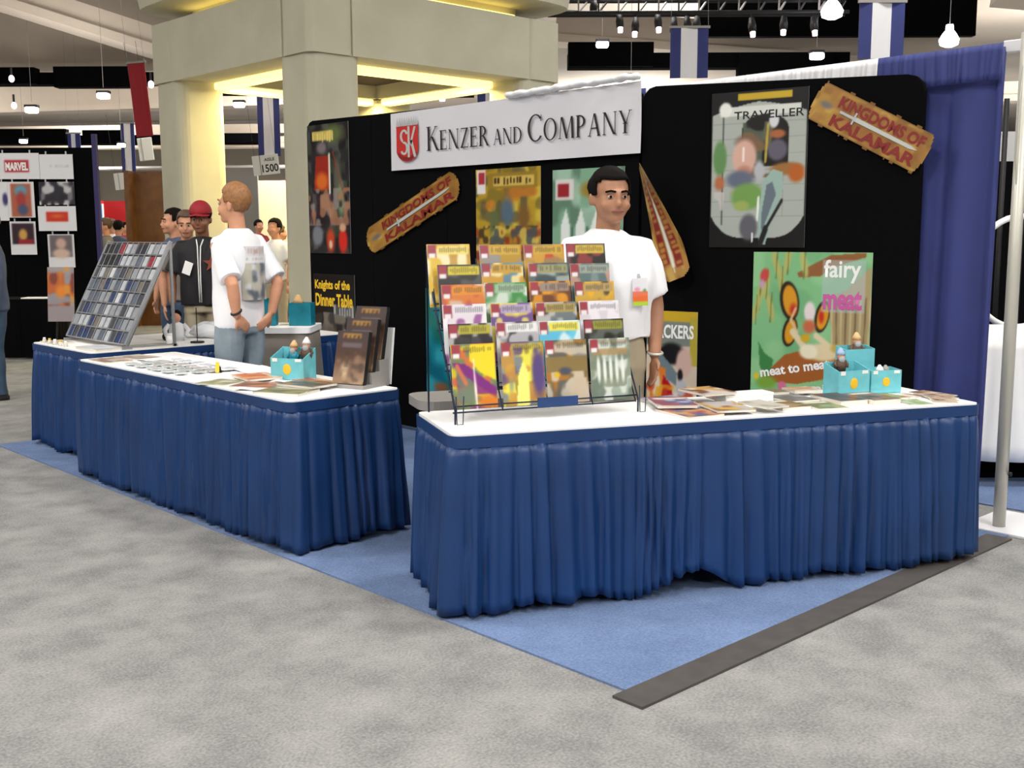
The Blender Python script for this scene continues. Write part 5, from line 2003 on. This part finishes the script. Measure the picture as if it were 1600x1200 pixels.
# two people behind him
person('person', 'man with short brown hair in grey checked shirt beside the red cap', (2.2, 7.32, 0), rad(-20), 1.77, 'skin', 'hair_brown', 'grey_cloth', 'jeans_blue',
       head=(-14, 8), voxel=.014, seed=12)
person('person', 'dark-haired man in checked jacket, half hidden furthest behind the red cap', (2.33, 7.86, 0), rad(-70), 1.80, 'skin', 'hair_dark', 'hoodie', 'jeans_blue',
       voxel=.014, seed=13, head=(-30, 0))
# person at the left picture edge
rr_, dd_, zz_ = px(6, 618, 10.4)
person('person', 'person in blue grey hooded top and jeans cut by the left picture edge', T(rr_ - .06, 10.4, 0), rad(-100), 1.78, 'skin', 'hair_brown', 'hoodie', 'jeans_blue',
       longsleeve=True, hem=.84, fat=1.1, voxel=.013, seed=15)

# ================================================================== far table: card rack and oddments
CR = thing('card_rack', 'sloping silver rack of trading card packs on the far table', 'rack', (0.50, 5.53, HT), -PI / 2)
RW, RH, RB = 1.02, 0.70, 0.36


def slope(x, v, off=0.0):
    """point on the rack face: v from 0 (front foot) to 1 (top)"""
    return (x, .03 + RB * v - off * .9, .03 + RH * v + off * .45)


for x in (-RW / 2, RW / 2):
    bm = bmesh.new()
    bar(bm, slope(x, 0), slope(x, 1.02), .02)
    bar(bm, (x, .03 + RB, .0), (x, .03 + RB, .03 + RH), .018)
    bar(bm, (x, .0, .01), (x, .05 + RB, .01), .018)
    from_bm('side_frame', bm, 'silver_wire', CR)
ROWS, COLS = 8, 11
for j in range(ROWS + 1):
    bm = bmesh.new()
    bar(bm, slope(-RW / 2, j / ROWS, .012), slope(RW / 2, j / ROWS, .012), .008)
    from_bm('shelf_wire', bm, 'silver_wire', CR)
for i in range(COLS + 1):
    x = -RW / 2 + RW * i / COLS
    bm = bmesh.new()
    bar(bm, slope(x, 0, .014), slope(x, 1, .014), .005)
    from_bm('divider', bm, 'silver_wire', CR)
bm = bmesh.new()
a_, b_ = Vector(slope(0, 0, -.02)), Vector(slope(0, 1, -.02))
bar(bm, a_, b_, .004, .004)
bmesh.ops.scale(bm, vec=(RW / .004, 1, 1), verts=bm.verts)
from_bm('back_panel', bm, 'grey_plastic', CR)
PK = [(24, 24, 28), (34, 36, 52), (150, 154, 160), (186, 190, 196), (96, 104, 120), (120, 112, 104), (206, 208, 212), (70, 72, 80), (150, 36, 52), (46, 62, 104)]
pk_me = []
for k, c in enumerate(PK):
    mat('pack_%d' % k, c, 0.3)
    bm = bmesh.new()
    bx(bm, (0, 0, .04), (.078, .01, .08), None, .003)
    bx(bm, (0, -.0055, .06), (.06, .002, .018))
    me = bpy.data.meshes.new('card_pack')
    bm.to_mesh(me)
    bm.free()
    me.materials.append(M['pack_%d' % k])
    pk_me.append(me)
rng = random.Random(11)
tilt = math.atan2(RB, RH)
PN = ['black', 'dark navy', 'grey', 'silver', 'slate', 'brownish', 'white', 'charcoal', 'red', 'blue']
ON = ['bottom', 'second', 'third', 'fourth', 'fifth', 'sixth', 'seventh', 'top']
for j in range(ROWS):
    for i in range(COLS):
        x = -RW / 2 + RW * (i + .5) / COLS
        if j == ROWS - 1:
            k = [0, 0, 1, 8, 3, 2, 1, 1, 3, 2, 3][i]
        elif j == ROWS - 2:
            k = [1, 0, 0, 1, 3, 3, 2, 4, 3, 8, 6][i]
        else:
            k = rng.choice([2, 3, 3, 4, 5, 6, 7, 9, 7, 2, 4])
        p = Vector(slope(x, (j + .06) / ROWS, .004))
        w = Vector((0.50 + p.y, 5.53 - p.x, HT + p.z))
        o = bpy.data.objects.new('card_pack', pk_me[k])
        COL.objects.link(o)
        o.location = w
        o.rotation_euler = (-tilt, 0, -PI / 2)
        tag(o, '%s card pack in the silver rack, %s row, slot %s from left' % (PN[k], ON[j], ['one', 'two', 'three', 'four', 'five', 'six', 'seven', 'eight', 'nine', 'ten', 'eleven'][i]),
            'card pack', 'card packs in the silver rack')
# small figure in a white shirt beside the rack
fg = thing('doll', 'small dark-haired doll in a white shirt at the right of the card rack', 'doll', (1.10, 5.40, HT), -.6)
bm = bmesh.new()
loft(bm, [(0, 0, 0, .055, .04), (0, 0, .06, .06, .045), (0, 0, .12, .055, .04), (0, 0, .14, .02, .02)], 14)
for s in (-1, 1):
    tube(bm, [(s * .05, 0, .12), (s * .085, -.01, .08), (s * .07, -.04, .04)], [.02, .018, .015], 8)
from_bm('shirt', bm, 'tee_white', fg, smooth=True)
bm = bmesh.new()
blob(bm, (0, -.004, .175), (.036, .038, .042), u=14, v=10)
from_bm('head', bm, 'skin', fg, smooth=True)
bm = bmesh.new()
blob(bm, (0, .01, .19), (.042, .042, .042), u=14, v=10)
from_bm('hair', bm, 'hair_dark', fg, smooth=True)
bm = bmesh.new()
blob(bm, (-.08, .01, .03), (.03, .03, .035), u=10, v=8)
from_bm('bag', bm, 'black_metal', fg, smooth=True)
# pen on a round base
pn = thing('pen_stand', 'thin black pen upright on a round base on the far table', 'pen stand', (1.12, 5.12, HT), 0)
bm = bmesh.new()
tube(bm, [(0, 0, 0), (0, 0, .012)], .05, 16)
from_bm('base', bm, 'strap_black', pn)
bm = bmesh.new()
tube(bm, [(0, 0, .01), (.0, .0, .26)], .004, 6)
from_bm('pen', bm, 'black_metal', pn)
cu_ = thing('paper_cup', 'small white paper cup on the far table near the card rack', 'cup', (0.95, 5.22, HT), 0)
bm = bmesh.new()
tube(bm, [(0, 0, 0), (0, 0, .07)], [.022, .03], 14)
from_bm('cup', bm, 'white_cover', cu_, smooth=True)
bm = bmesh.new()
tube(bm, [(.0, 0, .066), (0, 0, .073)], [.032, .032], 14)
from_bm('rim', bm, 'white_cover', cu_, smooth=True)
# crumpled clear bag
bm = bmesh.new()
blob(bm, (0, 0, .05), (.26, .18, .075), u=40, v=24)
for v in bm.verts:
    n = mnoise.noise(v.co * 14) * .03 + mnoise.noise(v.co * 34) * .014
    v.co += v.co.normalized() * n
    v.co.z = max(v.co.z, .002)
mat('plastic_bag', (232, 234, 240), .2, alpha=.8)
o = from_bm('plastic_bag', bm, 'plastic_bag', None, (1.50, 5.42, HT), (0, 0, -.6), smooth=True)
tag(o, 'crumpled translucent white plastic bag on the far table', 'bag')
for k, (X_, Y_, w, d, t, ang, cols, lb) in enumerate((
        (.38, 5.86, .24, .16, .012, 0, [(206, 196, 170), (170, 160, 140)], 'cream booklet at the left front corner of the far table'),
        (.40, 5.16, .3, .2, .02, 4, [(214, 216, 222), (190, 190, 196)], 'pale grey folder on the far table front'),
        (.72, 5.10, .2, .3, .012, 0, [(150, 170, 160), (206, 206, 206)], 'pale green booklet at the near edge of the far table'))):
    flat_book('booklet', lb, 'book', X_, Y_, w, d, t, -PI / 2 + rad(ang), cols, seed=300 + k)
for k in range(5):
    o = thing('pill_bottle', 'small yellowish bottle, number %s along the far table front edge' % ['one', 'two', 'three', 'four', 'five'][k], 'bottle', (.31, 5.92 - .1 * k, HT), 0, 'small bottles on the far table')
    bm = bmesh.new()
    tube(bm, [(0, 0, 0), (0, 0, .026), (0, 0, .032)], [.014, .014, .008], 10)
    from_bm('bottle', bm, 'page_edge', o, smooth=True)
    bm = bmesh.new()
    tube(bm, [(0, 0, .03), (0, 0, .042)], .01, 10)
    from_bm('cap', bm, 'ink_yellow' if k % 2 else 'white_cover', o, smooth=True)

# grey draped pedestal with teal boxes at the back of the booth
PX_, PY_ = 1.46, 4.47
pd = thing('draped_pedestal', 'grey cloth-draped pedestal with white top behind the man in pale jeans', 'pedestal', (PX_, PY_, 0.008), rad(-45))
bm = bmesh.new()
prism(bm, rounded(.46, .46, .05), .86, .9)
from_bm('top', bm, 'white_cover', pd)
bm = bmesh.new()
ring = rounded(.44, .44, .06, 8)
g = []
for j in range(8):
    t = j / 7
    g.append([bm.verts.new((x * (1 + .22 * t) + .012 * t * math.sin(9 * math.atan2(y, x)) * x / .3, y * (1 + .22 * t) + .012 * t * math.sin(9 * math.atan2(y, x)) * y / .3, .87 * (1 - t))) for x, y in ring])
for j in range(7):
    for i in range(len(ring)):
        bm.faces.new((g[j][i], g[j + 1][i], g[j + 1][(i + 1) % len(ring)], g[j][(i + 1) % len(ring)]))
sk = from_bm('cloth', bm, 'grey_cloth', pd, smooth=True)
solidify(sk, .004)
dx, dy = right.x, right.y
teal_box('dark teal box on the grey pedestal, left one', PX_ - .13 * dx, PY_ - .13 * dy, .908, rad(-40), .15, .12, .17, .19, 'teal_dark', False)
teal_box('deep blue teal box on the grey pedestal, right one', PX_ + .13 * dx, PY_ + .13 * dy, .908, rad(-48), .15, .12, .16, .16, 'teal_dark', False)
dwarf('brown gnome figure standing behind the pedestal boxes', PX_ + .08 * ahead.x + .09 * dx, PY_ + .08 * ahead.y + .09 * dy, .908, -.6, 1.75, 'tan', 'tan_wood')

# ================================================================== neighbouring booths
bd_o = T(-6.62, 15.4, 0)
BW2, BH2 = 1.75, 2.72
bw = thing('poster_board_wall', 'black board wall hung with white posters at the left edge', 'display panel', bd_o, -HEAD)
for k in range(3):
    box('panel', (-BW2 / 2 + BW2 * (k + .5) / 3, 0, BH2 / 2 + .02), (BW2 / 3 - .006, .05, BH2), 'black_fabric', bw)
mat('purple_trim', (44, 36, 92), .6)
box('edge_post', (BW2 / 2 + .03, -.01, BH2 / 2 + .1), (.06, .07, BH2 + .2), 'purple_trim', bw)


def board_poster(x0, x1, y0, y1, label, painter, text=None):
    ra_, _, za_ = px(x0, y1, 15.33)
    rb_, _, zb_ = px(x1, y0, 15.33)
    w, h = rb_ - ra_, zb_ - za_
    a = Art(max(8, int(w * 60)), max(8, int(h * 60)), (228, 228, 232))
    painter(a)
    o = sheet('hung_poster', w, h, a, 'print_gloss', None, T((ra_ + rb_) / 2, 15.33, za_), (0, 0, -HEAD), th=.006)
    tag(o, label, 'poster')
    bm = bmesh.new()
    for s in (-1, 1):
        bar(bm, (s * w * .3, .004, h), (s * w * .3, .004, h + .04), .02, .004)
    from_bm('clip', bm, 'silver_wire', o)
    return o, w, h


def pm1(a):
    a.rect(.22, .25, .78, .72, (186, 44, 62))


o, w, h = board_poster(-8, 60, 239, 280, 'white board with red brand box at the top left', pm1)
lettering('MARVEL', 'ink_white', o, 0, h * .485, w=w * .5, h=h * .32, bold=.05)
o, w, h = board_poster(63, 113, 241, 280, 'white board with faint grey lettering beside the red brand box', lambda a: a.dashes(.3, .45, .9, .58, (196, 198, 206), 7, 2))
board_poster(-30, 11, 284, 345, 'white poster cut by the left picture edge', lambda a: a.ell(.9, .55, .12, .2, (60, 50, 110), soft=.4))
board_poster(14, 52, 284, 340, 'poster with red figure on blue and orange, in white frame',
             lambda a: a.rect(.1, .02, .9, .96, (176, 96, 70)).ell(.5, .75, .3, .2, (96, 160, 186), soft=.5).ell(.5, .5, .22, .3, (170, 56, 56), soft=.5).ell(.55, .22, .25, .2, (70, 84, 120), soft=.5))
board_poster(62, 115, 284, 320, 'black and white group photograph on the board wall',
             lambda a: a.rect(.04, .02, .96, .98, (120, 118, 124)).mottle([(26, 20, 34), (200, 200, 204), (30, 26, 40)], 8, 3, 5, a=.95, thr=.45))
board_poster(61, 118, 322, 361, 'white board with an orange red rectangle', lambda a: a.rect(.2, .36, .8, .78, (206, 50, 34)).ell(.5, .6, .25, .12, (222, 110, 40), soft=.8))
board_poster(18, 55, 346, 398, 'dark photograph with yellow blond head above a white strip', lambda a: a.rect(.06, .32, .94, .95, (50, 28, 40)).ell(.5, .6, .2, .22, (206, 160, 80), soft=.4).rect(.3, .32, .9, .45, (150, 30, 44)))
board_poster(77, 115, 366, 418, 'pale portrait photograph lowest on the board wall', lambda a: a.rect(.06, .3, .94, .97, (110, 100, 104)).ell(.5, .72, .24, .2, (206, 170, 156), soft=.4).ell(.5, .42, .42, .18, (214, 184, 166), soft=.4))
# black draped table with papers in front of it
r_, d_, z_ = px(56, 458, 13.9)
bt = thing('black_table', 'black draped table with white papers before the poster boards', 'table', T(r_ - .35, 14.1, 0), -HEAD)
bm = bmesh.new()
prism(bm, rounded(1.3, .6, .03), .72, .755)
from_bm('tabletop', bm, 'black_fabric', bt)
bm = bmesh.new()
pleated(bm, straight(-.65, -.3, .65, -.3, .03), .02, .74, .004, .03, 5, 3, .12)
pleated(bm, straight(.65, -.3, .65, .3, .03), .02, .74, .004, .03, 5, 4, .12)
sk = from_bm('drape', bm, 'black_fabric', bt, fix=False)
solidify(sk)
bm = bmesh.new()
bx(bm, (0, 0, .008), (.34, .22, .016), None, .004)
tag(from_bm('paper_stack', bm, 'white_cover', None, T(r_, 13.95, .756), (0, 0, -HEAD)), 'white paper stack on the black draped table', 'paper')
r_, d_, z_ = px(98, 495, 12.6)
mg = thing('poster_easel', 'orange and red poster leaning on an easel left of the card rack', 'easel', T(r_, 12.6, 0), -HEAD)
a = Art(24, 40, (190, 96, 40))
a.mottle([(214, 150, 50), (120, 50, 40), (150, 150, 160)], 4, 5, 9, a=.9, thr=.45).ell(.5, .55, .25, .16, (226, 130, 30), soft=.6).rect(0, 0, 1, .3, (150, 140, 144))
sheet('poster', .3, .62, a, 'print_gloss', mg, (0, -.05, z_ - .05 if z_ > .1 else .45), (rad(-6), 0, 0), th=.006)
bm = bmesh.new()
for s in (-1, 1):
    bar(bm, (s * .1, -.03, 0), (s * .04, .03, 1.0), .02)
bar(bm, (0, .35, 0), (0, .04, 1.0), .02)
from_bm('legs', bm, 'black_metal', mg)


def backing_booth(name, label, x0, x1, y0, d, m, text=None, tm='ink_white', base=0.0, depth=1.2):
    """plain booth back wall with side wing, top at picture row y0"""
    ra_, _, _ = px(x0, y0, d)
    rb_, _, zb_ = px(x1, y0, d)
    w = rb_ - ra_
    o = thing(name, label, 'booth wall', T((ra_ + rb_) / 2, d, 0), -HEAD)
    box('back_wall', (0, 0, (zb_ + base) / 2), (w, .1, zb_ - base), m, o)
    box('side_wing', (-w / 2 + .05, -depth / 2, (zb_ + base) / 2), (.08, depth - .1, zb_ - base), m, o)
    for s in (-1, 1):
        box('post', (s * (w / 2 - .04), .12, zb_ / 2), (.06, .06, zb_), 'alu', o)
    return o, w, zb_


mat('booth_red', (186, 30, 34), .6)
mat('booth_pale', (214, 214, 216), .6)
mat('booth_blue', (120, 160, 206), .6)
mat('booth_tan', (206, 180, 140), .7)
mat('booth_grey', (130, 126, 120), .8)
backing_booth('booth_wall', 'pale blue and white booth wall right of the poster boards', 126, 160, 318, 40, 'booth_pale')
o, w, z_ = backing_booth('booth_wall', 'bright red booth wall above the distant crowd left of the tower', 159, 204, 314, 44, 'booth_red')
r_, d_, z_ = px(143, 333, 39.7)
b_ = box('sign_board', (0, 0, 0), (.85, .06, .55), 'booth_blue', None, .01)
b_.location = T(r_, 39.6, z_)
b_.rotation_euler = (0, 0, -HEAD)
tag(b_, 'light blue lettered sign board on the pale booth wall', 'sign')
lettering('ONLINE', 'ink_darkred', b_, 0, 0, w=.7, h=.2, y=-.035)
r_, d_, _ = px(222, 375, 19)
o, w, z_ = backing_booth('wood_screen', 'tall brown wood screen standing just left of the tower pillar', 203, 262, 268, 19, 'brown_wood', depth=.4)
backing_booth('booth_wall', 'tan booth wall between the tower pillars in the distance', 372, 452, 282, 44, 'booth_tan')
backing_booth('booth_wall', 'grey sloping-roofed booth wall between tower pillars', 340, 402, 262, 40, 'booth_grey')
backing_booth('booth_wall', 'wide grey booth wall closing the view at far left', -120, 130, 300, 50, 'booth_grey')
backing_booth('booth_wall', 'pale booth wall far behind the crowd left of the tower', 120, 340, 322, 56, 'booth_pale')
backing_booth('booth_wall', 'pale booth wall far behind the tower centre', 340, 640, 322, 58, 'booth_pale')
backing_booth('booth_wall', 'black booth wall beyond the drape pole on the right', 1500, 1760, 252, 9.2, 'black_fabric', depth=.3)
backing_booth('booth_wall', 'pale booth wall far beyond the right drape pole', 1500, 1780, 205, 24, 'booth_pale')

# crowd in the distance
crowd_specs = [(142, 352, 24, 'booth_tan', 'jeans_blue', 'hair_dark', 'distant person in tan top beside the poster boards'),
               (150, 338, 20, 'jersey_black', 'jeans_blue', 'hair_dark', 'distant dark-clad person among the crowd left of the tower'),
               (163, 341, 18.6, 'grey_cloth', 'jeans_blue', 'hair_brown', 'distant person in grey shirt in the crowd centre'),
               (173, 330, 22, 'tee_white', 'khaki', 'hair_brown', 'tall distant person in white in the crowd before the red wall'),
               (185, 345, 21, 'hoodie', 'jeans_blue', 'hair_dark', 'distant person in dark green blue top in the crowd'),
               (196, 348, 26, 'cap_red', 'jeans_blue', 'hair_dark', 'distant person in red at the right of the crowd'),
               (133, 366, 16.9, 'tee_white', 'khaki', 'hair_brown', 'person in pale shirt half hidden by the poster board edge'),
               (404, 338, 24, 'cap_red', 'jeans_blue', 'hair_dark', 'distant person in red between the tower pillars'),
               (428, 342, 15, 'tee_white', 'khaki', 'hair_dark', 'person in white shirt between the man in jeans and the pillar'),
               (438, 352, 17.5, 'jersey_black', 'jeans_blue', 'hair_brown', 'person in black beside the central tower pillar')]
proto = person('crowd_person', 'x', (0, 0, 0), 0, 1.74, 'skin', 'hair_dark', 'grey_cloth', 'jeans_blue', detail=False, voxel=.02, seed=31)
parts = list(proto.children)


def restyle(c, m):
    c.material_slots[0].link = 'OBJECT'
    c.material_slots[0].material = M[m]


for k, (x, y, d, shirt, legs, hair, lb) in enumerate(crowd_specs):
    if k == 0:
        root, ch = proto, parts
    else:
        root = proto.copy()
        COL.objects.link(root)
        ch = []
        for c in parts:
            q = c.copy()
            q.parent = root
            COL.objects.link(q)
            ch.append(q)
    r_, d_, z_ = px(x, y, d)
    root.location = T(r_, d, 0)
    root.rotation_euler = (0, 0, -HEAD + [.6, 2.6, -1.2, .2, 3.0, 1.2, -.6, .8, -.5, 2.2][k])
    sc = min(max(z_, 1.62), 1.86) / 1.76
    root.scale = (sc, sc, sc)
    root['label'] = lb
    root['group'] = 'distant crowd'
    for c in ch:
        n = c.name.split('.')[0]
        if n == 'shirt':
            restyle(c, shirt)
        elif n == 'trousers':
            restyle(c, legs)
        elif n == 'hair':
            restyle(c, hair)

# white-clothed table of the booth behind, right of the drape pole
r0_, _, zt_ = px(1530, 535, 6.5)
wt_ = thing('white_table', 'tall table under a white cloth beyond the drape pole', 'table', T(r0_ + .72, 6.95, 0), -HEAD)
zt_ = .94
bm = bmesh.new()
prism(bm, rounded(1.5, .7, .03), zt_ - .03, zt_)
from_bm('tabletop', bm, 'white_cover', wt_)
bm = bmesh.new()
pleated(bm, straight(-.75, -.36, .75, -.36, .02), .17, zt_, .004, .05, 8, 8, .22, hem=lambda s: -.03 * s)
pleated(bm, straight(.75, -.36, .75, .36, .02), .17, zt_, .004, .05, 8, 9, .22)
sk = from_bm('cloth', bm, 'white_cover', wt_, smooth=True, fix=False)
solidify(sk)
for x in (-.65, .65):
    for y in (-.28, .28):
        bm = bmesh.new()
        tube(bm, [(x, y, 0.01), (x, y, zt_ - .03)], .018, 8)
        from_bm('leg', bm, 'black_metal', wt_)
cs_ = thing('storage_case', 'black storage case under the white-clothed table', 'case', T(r0_ + .62, 7.0, 0.008), -HEAD)
box('body', (0, 0, .17), (1.0, .4, .34), 'black_fabric', cs_, .02)
box('lid', (0, 0, .36), (1.02, .42, .04), 'black_metal', cs_, .01)
box('latch', (.2, -.215, .33), (.05, .012, .05), 'alu', cs_)
# white ring display
rc, _, zc = px(1592, 425, 8.0)
rg = thing('ring_display', 'white ring hoop on a black stand beyond the drape pole', 'display', T(rc, 8.0, 0), -HEAD)
bm = bmesh.new()
tube(bm, [(.34 * math.cos(a), 0, zc + .40 * math.sin(a)) for a in [2 * PI * i / 40 for i in range(41)]], .022, 8)
from_bm('hoop', bm, 'white_cover', rg, smooth=True)
bm = bmesh.new()
tube(bm, [(0, .03, 0.0), (0, .03, zc + .9)], .03, 8)
from_bm('stand', bm, 'black_metal', rg)
box('foot', (0, .03, .02), (.5, .3, .04), 'black_metal', rg)
for k, x in enumerate((1570, 1597)):
    r_, _, z_ = px(x, 220, 8.2)
    bm = bmesh.new()
    tube(bm, [(0, 0, 0), (0, 0, 2.5)], .02, 8)
    o = from_bm('black_upright', bm, 'black_metal', None, T(r_, 8.2, .01), smooth=True)
    tag(o, ['thin black upright seen left of the drape pole', 'thin black upright seen right of the drape pole'][k], 'pole')
